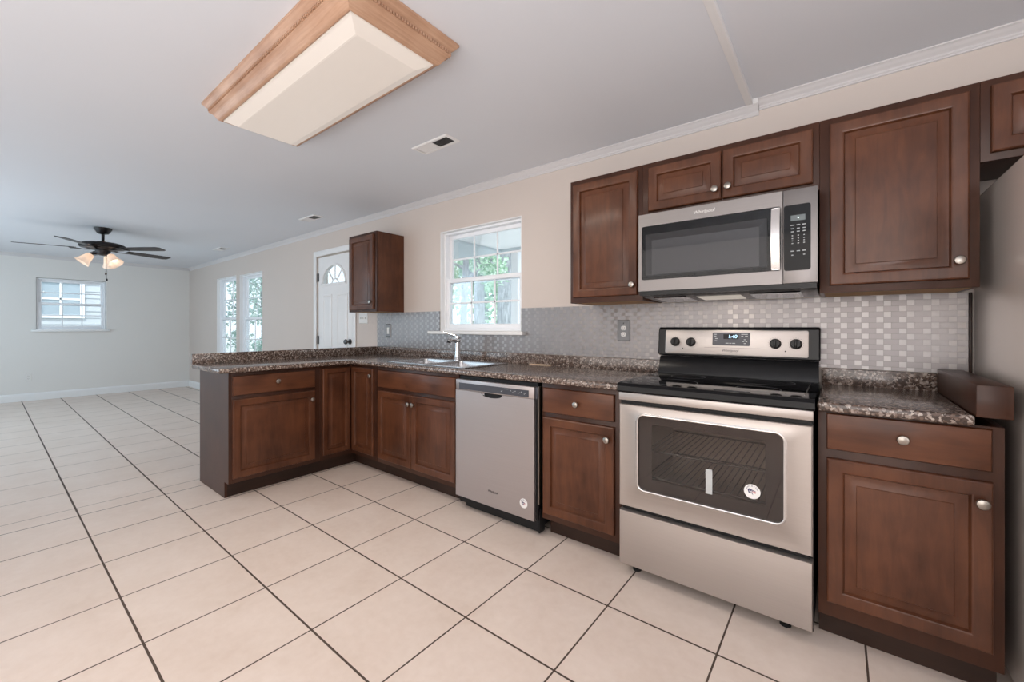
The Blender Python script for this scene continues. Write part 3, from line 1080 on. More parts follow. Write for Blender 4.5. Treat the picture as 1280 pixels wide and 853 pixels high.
eagle_marks(-0.578, -0.6509, 0.180, 0.027, sk)
MB().box(X0 + 0.045, X1 - 0.0, -0.600, -0.560, 0.018, 0.092).box(X1 + 0.0035, X1 + 0.012, -0.612, -0.560, 0.018, 0.16).build('kick_plate', M['black_matte'], T)
MB().box(X1 + 0.013, X1 + 0.020, -0.632, -0.590, 0.190, 0.851).build('side_trim', M['knob'], T)
for x in (X0 + 0.07, X1 - 0.04):
    for y in (-0.52, -0.10):
        MB().lathe([(0.018, 0), (0.018, 0.008), (0.008, 0.010), (0.008, 0.05)], (x, y, 0.0005)).build('levelling_foot', M['black_matte'], T)
MB().lathe([(0.006, 0), (0.006, 0.003), (0.001, 0.0045)], (X1 + 0.0, -0.6001, 0.075), (0, -1, 0)).build('screw', M['knob'], T)

# ================================================================== RANGE
T = thing('kitchen_range', 'freestanding stainless steel electric range with black glass cooktop', 'stove', (0, 0, 0))
RX0, RX1, RY = 0.0, 0.760, -0.666
W = MB()                                # oven body, hollow behind the window
W.box(RX0 + 0.003, RX0 + 0.02, -0.625, -0.035, 0.04, 0.872)
W.box(RX1 - 0.02, RX1 - 0.003, -0.625, -0.035, 0.04, 0.872)
W.box(RX0 + 0.02, RX1 - 0.02, -0.05, -0.035, 0.04, 0.872)
W.box(RX0 + 0.02, RX1 - 0.02, -0.625, -0.05, 0.30, 0.325)
W.box(RX0 + 0.02, RX1 - 0.02, -0.625, -0.05, 0.79, 0.872)
W.box(RX0 + 0.02, RX1 - 0.02, -0.625, -0.05, 0.04, 0.06)
W.build('oven_body', M['black_matte'], T)
cav = MB()
a, b_, c_, d_ = 0.09, 0.67, 0.36, 0.77
cav.rings([[(a, -0.63, c_), (b_, -0.63, c_), (b_, -0.63, d_), (a, -0.63, d_)], [(a, -0.12, c_), (b_, -0.12, c_), (b_, -0.12, d_), (a, -0.12, d_)]], cap0=False)
cv = cav.build('oven_cavity', plain('grey_oven_enamel', (0.42, 0.37, 0.345), 0.5, 0, 0.1), T, smooth=False)
for zr in (0.475, 0.60):
    rk = MB()
    for y in (-0.60, -0.14):
        rk.tube([(a + 0.01, y, zr), (b_ - 0.01, y, zr)], 0.004, 8)
    for i in range(22):
        x = a + 0.02 + i * (b_ - a - 0.04) / 21
        rk.tube([(x, -0.60, zr), (x, -0.14, zr)], 0.0022, 6)
    rk.build('oven_rack', M['hinge'], T)
dw = MB()
dw.rings([rect(RX0 + 0.004, RX1 - 0.004, 0.055, 0.313, i, y) for i, y in ((0, -0.60), (0, RY + 0.006), (0.003, RY + 0.001), (0.008, RY))])
dw.build('storage_drawer', M['steel_range'], T)
MB().box(RX0 + 0.012, RX1 - 0.012, -0.640, -0.600, 0.314, 0.334).build('drawer_gap', M['black_matte'], T)
# oven door with a rounded window opening
wx0, wx1, wz0, wz1 = 0.095, 0.667, 0.428, 0.776
dx0, dx1, dz0, dz1 = 0.004, 0.756, 0.336, 0.819
hole = rrect(wx0, wx1, wz0, wz1, 0.030, 7)
outer = []
cu, cw_ = (dx0 + dx1) / 2, (dz0 + dz1) / 2
for u, v in hole:                        # project every opening vertex to the door's outline
    du, dv = u - cu, v - cw_
    k = min((dx1 - cu) / abs(du) if du else 9e9, (dz1 - cw_) / abs(dv) if dv else 9e9)
    outer.append([cu + du * k, cw_ + dv * k])
for q in ((dx0, dz0), (dx1, dz0), (dx1, dz1), (dx0, dz1)):
    i = min(range(len(outer)), key=lambda i: (outer[i][0] - q[0]) ** 2 + (outer[i][1] - q[1]) ** 2)
    outer[i] = list(q)
od = MB()
sc_ = lambda L, s: [(cu + (u - cu) * s, cw_ + (v - cw_) * s) for u, v in L]
od.rings([[(u, -0.632, v) for u, v in outer], [(u, RY + 0.004, v) for u, v in outer],
          [(u, RY, v) for u, v in sc_(outer, 0.988)], [(u, RY, v) for u, v in rrect(wx0 - .010, wx1 + .010, wz0 - .010, wz1 + .010, 0.038, 7)],
          [(u, RY - 0.003, v) for u, v in rrect(wx0 - .005, wx1 + .005, wz0 - .005, wz1 + .005, 0.034, 7)],
          [(u, RY + 0.006, v) for u, v in hole], [(u, -0.632, v) for u, v in hole]], cap0=False, cap1=False)
od = od.build('oven_door', M['steel_range'], T)
tr_ = MB()
tr_.rings([[(u, RY + y, v) for u, v in rrect(wx0 - i, wx1 + i, wz0 - i, wz1 + i, 0.030 + i, 7)] for i, y in ((-0.001, 0.006), (-0.001, -0.001), (0.002, -0.0025), (0.007, -0.0020), (0.010, 0.0))], cap0=False, cap1=False)
tr_.build('window_trim', M['handle_steel'], od)
fr = MB()
inn = rrect(wx0 + 0.062, wx1 - 0.062, wz0 + 0.055, wz1 - 0.040, 0.006, 7)
fr.rings([[(u, RY + 0.012, v) for u, v in rrect(wx0 + .0005, wx1 - .0005, wz0 + .0005, wz1 - .0005, 0.030, 7)], [(u, RY + 0.012, v) for u, v in inn]], cap0=False, cap1=False)
fr.build('window_border', plain('dark_printed_border', (0.050, 0.043, 0.045), 0.4), od, smooth=False)
MB().rings([[(u, RY + 0.009, v) for u, v in rrect(wx0 + .0005, wx1 - .0005, wz0 + .0005, wz1 - .0005, 0.030, 7)],
            [(u, RY + 0.0115, v) for u, v in rrect(wx0 + .0005, wx1 - .0005, wz0 + .0005, wz1 - .0005, 0.030, 7)]]).build('oven_glass', M['oven_glass'], od, smooth=False)
lab = MB().box(0.388, 0.414, RY + 0.0072, RY + 0.0084, 0.480, 0.584).build('paper_label', plain('pale_grey_label', (0.46, 0.48, 0.48), 0.5), od)
lab['label'] = 'pale grey paper tab'
sk = MB().lathe([(0.029, 0.0), (0.029, 0.0008)], (0.560, RY + 0.0085, 0.529), (0, -1, 0), 32).build('sticker', M['sticker'], od)
sk['label'] = 'round white sticker with dark letters'
eagle_marks(0.560, RY + 0.0077, 0.529, 0.029, sk)
MB().box(0.006, 0.754, -0.650, -0.626, 0.820, 0.8375).build('vent_gap', M['black_matte'], T)
MB().box(0.002, 0.758, RY, -0.626, 0.8385, 0.8750, 0.003).build('front_trim', M['steel_range'], T)
ct = MB()
prof = [(-0.640, 0.8755), (-0.668, 0.8770), (-0.674, 0.884), (-0.672, 0.906), (-0.662, 0.9185), (-0.648, 0.921), (-0.060, 0.921), (-0.060, 0.8755)]
ct.rings([[(x, y, z) for y, z in prof] for x in (-0.003, 0.763)])
ck = ct.build('cooktop', M['black_glass'], T)
for cx_, cy_, rr in ((0.20, -0.50, 0.115), (0.56, -0.50, 0.085), (0.20, -0.22, 0.085), (0.56, -0.22, 0.115)):
    ge = MB()
    ge.lathe([(rr, 0.0), (rr, 0.0004), (rr - 0.0025, 0.0004), (rr - 0.0025, 0.0)], (cx_, cy_, 0.9212), seg=48, cap0=False, cap1=False)
    ge.build('burner_ring', M['ink'], ck)
g2 = MB().box(0.727, 0.731, -0.60, -0.16, 0.9212, 0.9222).build('edge_glint_strip', M['knob'], ck)
lo = MB()
lo.rings([[(x, y, z) for y, z in ((-0.030, 0.9215), (-0.105, 0.9215), (-0.100, 0.945), (-0.072, 1.008), (-0.064, 1.018), (-0.030, 1.018))] for x in (0.002, 0.758)])
lo.build('backguard_base', M['black'], T)
cs = MB()
sec = [(-0.016, 1.022), (-0.080, 1.022), (-0.092, 1.030), (-0.078, 1.172), (-0.066, 1.185), (-0.016, 1.185)]
def shp(x, inset):
    out_ = []
    for y, z in sec:
        out_.append((x, y + (0.004 if inset and y < -0.05 else 0), z - (0.004 if inset and z > 1.1 else 0) + (0.004 if inset and z < 1.03 else 0)))
    return out_
cs.rings([shp(-0.004, True), shp(0.002, False), shp(0.758, False), shp(0.764, True)])
cs = cs.build('control_console', M['black'], T)
# steel face of the console follows its slope
def con(u, v, d_):
    y = -0.092 + (v - 1.030) * (0.014 / 0.142)
    return (u, y - d_, v)
st = MB()
o1 = rrect(0.038, 0.718, 1.036, 1.169, 0.008)
o2 = rrect(0.040, 0.716, 1.038, 1.167, 0.007)
st.rings([[con(u, v, 0.0005) for u, v in o1], [con(u, v, 0.002) for u, v in o1], [con(u, v, 0.003) for u, v in o2]])
st = st.build('control_face', M['steel_range'], cs)
MB().rings([[con(u, v, 0.0031) for u, v in rrect(0.291, 0.471, 1.087, 1.157, 0.007)], [con(u, v, 0.0045) for u, v in rrect(0.291, 0.471, 1.087, 1.157, 0.007)]]).build('display_panel', M['slate'], cs)
MB().rings([[con(u, v, 0.0046) for u, v in rrect(0.345, 0.418, 1.122, 1.148, 0.002)], [con(u, v, 0.0050) for u, v in rrect(0.345, 0.418, 1.122, 1.148, 0.002)]]).build('clock_window', M['black_glass'], cs)
text_mesh('clock_digits', '1:40', 0.026, con(0.388, 1.135, 0.0056), M['digit'], cs, shear=0.15)
mk = MB()
for u, v, w_ in ((0.300, 1.145, .012), (0.300, 1.135, .010), (0.305, 1.122, .012), (0.302, 1.110, .012), (0.356, 1.098, .014), (0.374, 1.098, .010), (0.388, 1.098, .014),
                 (0.430, 1.146, .030), (0.430, 1.136, .010), (0.448, 1.136, .012), (0.442, 1.118, .010), (0.436, 1.108, .008), (0.450, 1.108, .008), (0.442, 1.098, .010)):
    mk.rings([[con(p, q, 0.0046) for p, q in ((u, v), (u + w_, v), (u + w_, v + .0035), (u, v + .0035))], [con(p, q, 0.005) for p, q in ((u, v), (u + w_, v), (u + w_, v + .0035), (u, v + .0035))]])
mk.build('keypad_marks', M['mark'], cs)
text_mesh('logo', 'Whirlpool', 0.019, con(0.377, 1.060, 0.0036), M['ink'], cs, shear=0.25)
MB().rings([[con(p, q, 0.0031) for p, q in ((0.25, 1.0745), (0.52, 1.0745), (0.52, 1.0755), (0.25, 1.0755))], [con(p, q, 0.0034) for p, q in ((0.25, 1.0745), (0.52, 1.0745), (0.52, 1.0755), (0.25, 1.0755))]]).build('trim_line', M['ink'], cs)
for x in (0.094, 0.179, 0.582, 0.668):
    p = con(x, 1.102, 0.003)
    kb = MB().lathe([(0.026, 0), (0.025, 0.006), (0.0225, 0.010), (0.0215, 0.020), (0.019, 0.022), (0.001, 0.022)], p, (0, -1, 0.09), 28)
    kb.box(p[0] - 0.0055, p[0] + 0.0055, p[1] - 0.032, p[1] - 0.014, 1.102 - 0.021, 1.102 + 0.022, 0.003)
    kb.build('burner_knob', M['black'], cs)
    t_ = MB()
    for k in range(14):
        aa = R(-50 + k * 20)
        u, v = x + 0.031 * math.cos(aa), 1.102 + 0.031 * math.sin(aa)
        q = con(u, v, 0.0033)
        t_.box(q[0] - .001, q[0] + .001, q[1] - .0003, q[1] + .0003, q[2] - .001, q[2] + .001)
    t_.build('dial_marks', M['ink'], cs)
for x in (0.135, 0.625):
    MB().lathe([(0.0035, 0), (0.003, 0.002), (0.0005, 0.0025)], con(x, 1.065, 0.003), (0, -1, 0), 12).build('indicator_lamp', M['black_matte'], cs)
for x in (0.06, 0.665):
    for y in (-0.58, -0.10):
        MB().lathe([(0.02, 0), (0.02, 0.012), (0.009, 0.014), (0.009, 0.045)], (x, y, 0.0005)).build('levelling_foot', M['black_matte'], T)

# ================================================================== MICROWAVE
T = thing('microwave', 'stainless steel over-the-range microwave mounted under the short cabinet', 'microwave', (0, 0, 0))
MX0, MX1, MZ0, MZ1, MY = 0.001, 0.7635, 1.374, 1.776, -0.410
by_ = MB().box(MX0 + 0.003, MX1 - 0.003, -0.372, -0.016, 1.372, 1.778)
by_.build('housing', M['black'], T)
un = MB()
un.rings([[(x, y, z) for y, z in ((-0.372, 1.3715), (-0.366, 1.352), (-0.330, 1.345), (-0.060, 1.333), (-0.050, 1.3715))] for x in (MX0 + 0.004, MX1 - 0.004)])
un = un.build('underside', M['black'], T)
for a, b_ in ((0.05, 0.22), (0.50, 0.70)):
    f_ = MB()
    f_.rings([[(a, -0.325, 1.3435), (b_, -0.325, 1.3435), (b_, -0.075, 1.332), (a, -0.075, 1.332)],
              [(a + .004, -0.321, 1.3405), (b_ - .004, -0.321, 1.3405), (b_ - .004, -0.079, 1.330), (a + .004, -0.079, 1.330)]])
    f_.build('grease_filter', M['chrome'], un)
MB().rings([[(0.26, -0.30, 1.3425), (0.46, -0.30, 1.3425), (0.46, -0.12, 1.3345), (0.26, -0.12, 1.3345)],
            [(0.264, -0.296, 1.3395), (0.456, -0.296, 1.3395), (0.456, -0.124, 1.3322), (0.264, -0.124, 1.3322)]]).build('lamp_lens', emit('warm_cooktop_lamp', (1.0, 0.88, 0.76), 0.4), un)
lamp('microwave_cooktop_light', 'AREA', (0.37, -0.20, 1.325), 0.45, (1.0, 0.88, 0.76), (0, 0, 0), 0.16, 0.10)
wx0, wx1, wz0, wz1 = 0.018, 0.634, 1.432, 1.712
dx0, dx1, dz0, dz1 = MX0, 0.6405, MZ0, MZ1
hole = rrect(wx0, wx1, wz0, wz1, 0.010, 5)
outer = []
cu, cw_ = (dx0 + dx1) / 2, (dz0 + dz1) / 2
hc = ((wx0 + wx1) / 2, (wz0 + wz1) / 2)
for u, v in hole:
    du, dv = u - hc[0], v - hc[1]
    k = min(((dx1 if du > 0 else dx0) - hc[0]) / du if du else 9e9, ((dz1 if dv > 0 else dz0) - hc[1]) / dv if dv else 9e9)
    outer.append([hc[0] + du * k, hc[1] + dv * k])
for q in ((dx0, dz0), (dx1, dz0), (dx1, dz1), (dx0, dz1)):
    i = min(range(len(outer)), key=lambda i: (outer[i][0] - q[0]) ** 2 + (outer[i][1] - q[1]) ** 2)
    outer[i] = list(q)
md = MB()
md.rings([[(u, -0.3735, v) for u, v in outer], [(u, MY, v) for u, v in outer], [(u, MY, v) for u, v in hole], [(u, MY + 0.004, v) for u, v in hole], [(u, -0.3735, v) for u, v in hole]], cap0=False, cap1=False)
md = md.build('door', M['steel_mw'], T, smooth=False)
wi = MB()
L = lambda a, b, c, d, r, y: [(u, y, v) for u, v in rrect(a, b, c, d, r, 5)]
wi.rings([L(wx0 + .0005, wx1 - .0005, wz0 + .0005, wz1 - .0005, 0.010, MY + 0.005), L(wx0 + .018, wx1 - .052, wz0 + .020, wz1 - .042, 0.004, MY + 0.005)], cap0=False, cap1=False)
wi.build('window_border', M['black_glass'], md, smooth=False)
wi = MB()
wi.rings([L(wx0 + .018, wx1 - .052, wz0 + .020, wz1 - .042, 0.004, MY + 0.005), L(wx0 + .042, wx1 - .085, wz0 + .030, wz1 - .070, 0.004, MY + 0.030)], cap0=False)
wi.build('window_screen', plain('grey_mesh_screen', (0.16, 0.16, 0.165), 0.4, 0.2), md, smooth=False)
MB().box(wx0 + .001, wx1 - .001, MY + 0.0025, MY + 0.0042, wz0 + .001, wz1 - .001).build('window_glass', M['mw_glass'], md)
hd = []
for k in range(13):
    z = 1.434 + (1.704 - 1.434) * k / 12
    bow = 0.020 * math.sin(math.pi * k / 12)
    y0 = MY - 0.012 - bow
    hd.append([(0.597, y0 + 0.010, z), (0.600, y0, z), (0.632, y0 - 0.002, z), (0.636, y0 + 0.010, z)])
hm = MB().rings(hd)
for z in (1.442, 1.696):
    hm.box(0.604, 0.630, MY - 0.014, MY - 0.0005, z - 0.008, z + 0.008)
hm.build('handle', M['handle_steel'], md)
text_mesh('logo', 'Whirlpool', 0.023, (0.322, MY - 0.0008, 1.744), M['white_plastic'], md, shear=0.2)
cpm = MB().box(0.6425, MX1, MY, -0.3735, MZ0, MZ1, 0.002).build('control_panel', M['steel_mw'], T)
MB().rings([L(0.6455, 0.740, 1.428, 1.7095, 0.010, MY - 0.0002), L(0.6455, 0.740, 1.428, 1.7095, 0.010, MY - 0.0016)]).build('control_glass', M['black_glass'], cpm)
MB().box(0.670, 0.7215, MY - 0.0024, MY - 0.0017, 1.640, 1.664).build('display', M['lcd'], cpm)
MB().lathe([(0.003, 0), (0.003, 0.0004)], (0.697, MY - 0.0025, 1.652), (0, -1, 0), 12).build('display_dot', M['dot'], cpm)
mk = MB()
rows = [(1.622, .013), (1.607, .010), (1.594, .010), (1.577, .005), (1.565, .005), (1.555, .005), (1.544, .006), (1.511, .012), (1.494, .007)]
for z, w_ in rows:
    for x in (0.676, 0.697, 0.717):
        if z < 1.5 and x == 0.697:
            continue
        mk.box(x - w_ / 2, x + w_ / 2, MY - 0.0024, MY - 0.0017, z - .0018, z + .0018)
mk.build('keypad_marks', M['mark'], cpm)
MB().box(MX0 + 0.004, MX1 - 0.004, MY + 0.006, -0.3735, 1.352, 1.3732).build('vent_strip', M['black'], T)

# ================================================================== FRIDGE
T = thing('refrigerator', 'tall stainless grey refrigerator at the right picture edge', 'refrigerator', (0, 0, 0))
MB().box(1.271, 2.171, -0.730, -0.016, 0.035, 1.716, 0.012, 3).build('cabinet_body', M['steel_fridge'], T)
for z0, z1 in ((0.06, 1.15), (1.16, 1.712)):
    dd = MB().box(1.273, 2.169, -0.810, -0.734, z0, z1, 0.012, 3).build('door', M['steel_v'], T)
    zc = (z0 + z1) / 2
    hh = MB().tube([(2.10, -0.811, zc - 0.25), (2.10, -0.855, zc - 0.23), (2.10, -0.855, zc + 0.23), (2.10, -0.811, zc + 0.25)], 0.012, 10)
    hh.build('handle', M['knob'], dd)
MB().box(1.285, 1.345, -0.80, -0.70, 1.7165, 1.733, 0.004).build('hinge_cover', M['slate'], T)
for x in (1.36, 2.12):
    for y in (-0.66, -0.12):
        MB().lathe([(0.025, 0), (0.025, 0.03), (0.012, 0.032), (0.012, 0.04)], (x, y, 0.0005)).build('foot', M['black_matte'], T)

# ================================================================== OUTLETS AND SWITCHES
def plate(T, x, z, w, h, mat, y=-0.0075):
    MB().rings([rect(x - w / 2, x + w / 2, z - h / 2, z + h / 2, i, y - d) for i, d in ((0, 0), (0, 0.002), (0.004, 0.006))]).build('cover_plate', mat, T)


def duplex(T, x, z, mat, y):
    for dz in (-0.020, 0.020):
        f = MB().rings([[(u, y, v) for u, v in rrect(x - 0.017, x + 0.017, z + dz - 0.0145, z + dz + 0.0145, 0.010)],
                        [(u, y - 0.002, v) for u, v in rrect(x - 0.016, x + 0.016, z + dz - 0.0135, z + dz + 0.0135, 0.010)]]).build('receptacle', mat, T)
        s = MB().box(x - 0.0075, x - 0.0055, y - 0.0027, y - 0.0021, z + dz - 0.002, z + dz + 0.007)
        s.box(x + 0.0055, x + 0.0075, y - 0.0027, y - 0.0021, z + dz - 0.002, z + dz + 0.006)
        s.lathe([(0.0025, 0), (0.0025, 0.0006)], (x, y - 0.0021, z + dz - 0.0075), (0, -1, 0), 10)
        s.build('slots', M['black_matte'], f)


T = thing('wall_outlet', 'grey metal plate with double power outlet on the mosaic left of the range', 'outlet', (0, 0, 0))
plate(T, -0.2505, 1.164, 0.086, 0.134, M['grey_plate'])
duplex(T, -0.2505, 1.160, M['white_plastic'], -0.0135)
MB().lathe([(0.004, 0), (0.003, 0.0015)], (-0.2505, -0.0136, 1.211), (0, -1, 0), 10).build('screw', M['black_matte'], T)
T = thing('light_switch', 'grey plate with white rocker switch on the mosaic under the small cabinet', 'switch', (0, 0, 0))
plate(T, -2.757, 1.151, 0.086, 0.134, M['grey_plate'])
MB().box(-2.774, -2.740, -0.0165, -0.0136, 1.118, 1.184, 0.0015).build('rocker', M['white_plastic'], T)
MB().box(-2.79, -2.724, -0.0160, -0.0136, 1.209, 1.215).box(-2.79, -2.724, -0.0160, -0.0136, 1.088, 1.094).build('clip', M['black_matte'], T)
T = thing('light_switch', 'cream triple toggle switch plate on the wall beside the entry door', 'switch', (0, 0, 0))
plate(T, -3.215, 1.283, 0.165, 0.115, M['white_plastic'], -0.0012)
for x in (-3.262, -3.215, -3.168):
    MB().box(x - 0.005, x + 0.005, -0.016, -0.0073, 1.273, 1.294, 0.002).build('toggle', M['white_plastic'], T)
T = thing('wall_outlet', 'white power outlet low on the far living room wall', 'outlet', (FX, -2.118, 0), R(90))
plate(T, 0, 0.378, 0.072, 0.116, M['white_plastic'], -0.0012)
duplex(T, 0, 0.378, M['white_plastic'], -0.0073)

# ================================================================== CEILING REGISTERS
def register(label):
    T = thing('ceiling_vent', label, 'vent', (0, 0, ZL - 0.0008), 0, 'ceiling air registers')
    w, h = 0.165, 0.062
    fr_ = MB()
    r0 = [(-w, -h), (w, -h), (w, h), (-w, h)]
    ins = lambda i, z: [(u - math.copysign(i, u), v - math.copysign(i, v), z) for u, v in r0]
    fr_.rings([ins(0, 0), ins(0, -0.003), ins(0.006, -0.008), ins(0.020, -0.008), ins(0.022, -0.001)], cap0=False, cap1=False)
    fr_.build('frame', M['white_trim'], T)
    MB().box(-w + .021, w - .021, -h + .021, h - .021, -0.0015, -0.0003).build('duct_opening', M['black_matte'], T)
    for s in (1, -1):
        lo_ = MB()
        lean = -0.010 if s > 0 else 0.013
        for k in range(10):
            xa = s * (0.008 + k * 0.0132) + (0.006 if s > 0 else -0.006)
            lo_.rings([[(xa + lean, y, -0.0018), (xa + lean + .0008, y, -0.0018), (xa + .0008, y, -0.0078), (xa, y, -0.0078)] for y in (-h + .022, h - .022)])
        lo_.build('louvers', M['white_trim'], T)
    MB().box(-0.005, 0.005, -h + .021, h - .021, -0.0078, -0.0018).build('divider', M['white_trim'], T)
    return T


v0 = register('white ceiling air register nearest, right of the big ceiling light')
v0.location = (-1.21, -0.752, ZL - 0.0008)
v1 = copy_tree(v0, (-3.64, -0.365, ZL - 0.0008)); v1['label'] = 'white ceiling air register above the entry door, middle one of three'
v2 = copy_tree(v0, (-6.47, -0.345, ZL - 0.0008)); v2['label'] = 'white ceiling air register above the paired living room windows, farthest away'

# ================================================================== CEILING LIGHT
T = thing('ceiling_light', 'long ceiling light with oak moulding frame and cream diffuser', 'ceiling light', (-1.105, -1.588, ZL - 0.0008))
HX, HY = 0.690, 0.263
OK_ = [(0.0, 0.0), (0.0, 0.010), (0.006, 0.014), (0.012, 0.024), (0.022, 0.031), (0.024, 0.034), (0.024, 0.050), (0.028, 0.053), (0.036, 0.058), (0.046, 0.070),
       (0.052, 0.082), (0.060, 0.090), (0.070, 0.093), (0.075, 0.091), (0.076, 0.080), (0.076, 0.0)]
def side(axis, s):
    mb_ = MB()
    lp = []
    for e in (-1, 1):
        if axis == 0:     # runs along x at y = s*HY
            lp.append([(e * (HX - i), s * (HY - i), -d_) for i, d_ in OK_])
        else:
            lp.append([(s * (HX - i), e * (HY - i), -d_) for i, d_ in OK_])
    mb_.rings(lp)
    return mb_
for axis, s in ((0, -1), (0, 1), (1, -1), (1, 1)):
    p_ = side(axis, s).build('frame_moulding', M['oak'] if axis == 0 else M['oak_y'], T)
    dn = MB()
    Lh = (HX if axis == 0 else HY) - 0.035
    k = -Lh
    while k < Lh:
        o_ = (HX if axis else HY) - 0.024
        if axis == 0:
            dn.box(k, k + 0.0065, s * o_, s * (o_ + 0.006), -0.048, -0.036)
        else:
            dn.box(s * o_, s * (o_ + 0.006), k, k + 0.0065, -0.048, -0.036)
        k += 0.0125
    dn.build('dentil_carving', M['oak'] if axis == 0 else M['oak_y'], p_)
df = MB()
ix, iy = HX - 0.077, HY - 0.077
lp = [[(sx * (ix - i), sy * (iy - i), -d_) for sx, sy in ((-1, -1), (1, -1), (1, 1), (-1, 1))] for i, d_ in ((0.0, 0.080), (0.0, 0.094), (0.006, 0.0955), (0.050, 0.118), (0.056, 0.119))]
df.rings(lp, cap0=False)
df.build('diffuser', M['diffuser'], T, smooth=False)
lamp('ceiling_light_tubes', 'AREA', (-1.105, -1.588, ZL - 0.125), 13, (1.0, 0.90, 0.78), (0, 0, 0), 1.10, 0.28)

# ================================================================== CEILING FAN
FH = (-6.05, -1.68)
T = thing('ceiling_fan', 'dark bronze five blade ceiling fan with glass light shades in the living room', 'ceiling fan', (FH[0], FH[1], ZL - 0.0008))
MB().lathe([(0.082, 0), (0.080, -0.018), (0.060, -0.050), (0.050, -0.066), (0.016, -0.074)]).build('canopy', M['bronze'], T)
MB().lathe([(0.014, -0.06), (0.014, -0.155), (0.026, -0.158), (0.028, -0.178)]).build('downrod', M['bronze'], T)
MB().lathe([(0.03, -0.170), (0.10, -0.174), (0.175, -0.184), (0.205, -0.202), (0.210, -0.222), (0.200, -0.240), (0.150, -0.246), (0.02, -0.247)]).build('motor_housing', M['bronze'], T)
MB().lathe([(0.150, -0.2475), (0.135, -0.258), (0.07, -0.268), (0.068, -0.285), (0.060, -0.312), (0.035, -0.325), (0.005, -0.328)]).build('switch_housing', M['bronze'], T)
for k in range(5):
    a = R(38 + 72 * k)
    Rm = Matrix.Rotation(a, 4, 'Z')
    arm = MB()
    arm.rings([[Rm @ Vector(p) for p in ((r_, -w_, z_ - .003), (r_, w_, z_ - .003), (r_, w_, z_ + .003), (r_, -w_, z_ + .003))] for r_, w_, z_ in
               ((0.10, 0.018, -0.262), (0.16, 0.014, -0.266), (0.22, 0.030, -0.262), (0.28, 0.045, -0.260))])
    arm.build('blade_arm', M['bronze'], T)
    bl = MB()
    pit = math.tan(R(11))
    outl = [(0.235, -0.048), (0.55, -0.064), (0.68, -0.064), (0.715, -0.045), (0.715, 0.045), (0.68, 0.064), (0.55, 0.064), (0.235, 0.048)]
    bl.rings([[Rm @ Vector((u, v, -0.2565 + 0.004 + z_ + - v * pit * 0.75)) for u, v in outl] for z_ in (0.0, 0.006)])
    bl.build('blade', M['blade'], T)
for k, az in enumerate((30, 150, 270)):
    a = R(az)
    dx, dy = math.cos(a), math.sin(a)
    MB().tube([(0.04 * dx, 0.04 * dy, -0.305), (0.085 * dx, 0.085 * dy, -0.312), (0.105 * dx, 0.105 * dy, -0.330)], 0.013, 10).build('lamp_arm', M['bronze'], T)
    ax = Vector((dx * 0.62, dy * 0.62, -0.78)).normalized()
    o_ = (0.100 * dx, 0.100 * dy, -0.325)
    MB().lathe([(0.028, 0.0), (0.038, 0.014), (0.046, 0.05), (0.058, 0.095), (0.076, 0.128), (0.0735, 0.128), (0.055, 0.094), (0.043, 0.05), (0.034, 0.016), (0.02, 0.005)], o_, ax, 28, True, False).build('glass_shade', M['shade'], T)
    bc = Vector(o_) + ax * 0.060
    MB().lathe([(0.012, -0.035), (0.013, -0.02), (0.024, 0.0), (0.025, 0.012), (0.016, 0.028), (0.001, 0.033)], bc, ax, 16).build('light_bulb', emit('warm_bulb', (1.0, 0.82, 0.62), 3.0), T)
    l_ = lamp('fan_bulb_light', 'POINT', (FH[0] + bc.x * 1.0, FH[1] + bc.y, ZL + bc.z - 0.001), 1.8, (1.0, 0.85, 0.70), radius=0.03)
for dx, L_ in ((0.03, 0.28), (-0.045, 0.20)):
    ch = MB().tube([(dx, 0.03, -0.32), (dx, 0.03, -0.32 - L_)], 0.0012, 6)
    ch.lathe([(0.003, 0.0), (0.009, -0.012), (0.008, -0.026), (0.001, -0.034)], (dx, 0.03, -0.32 - L_), seg=12)
    ch.build('pull_chain', M['bronze'], T)

# ================================================================== OUTSIDE
ground = MB().box(-40, 12, 0.6, 40, -0.42, -0.40)
gr_ = struct('ground', ground, M['ground'])
struct('ground_side', MB().box(-40, FX - 0.16, -12, 0.6, -0.42, -0.40), M['ground'])
pr_ = structroot('porch_roof')
MB().box(-4.3, 1.5, 0.17, 2.12, 2.32, 2.40).build('porch_ceiling', M['porch'], pr_)
MB().box(-4.3, -3.04, 0.17, 2.12, 2.285, 2.318).build('porch_soffit_board', M['porch_grey'], pr_)
MB().box(-4.3, 1.5, 2.12, 2.24, 2.285, 2.46).build('porch_beam', M['porch_grey'], pr_)
T = thing('porch_post', 'white porch post outside the right side of the kitchen window', 'post', (-2.78, 2.18, -0.40))
MB().box(-0.06, 0.06, -0.06, 0.06, 0.0, 2.684, 0.006).build('shaft', M['porch'], T)
MB().box(-0.08, 0.08, -0.08, 0.08, 0.001, 0.18, 0.008).build('plinth', M['porch'], T)


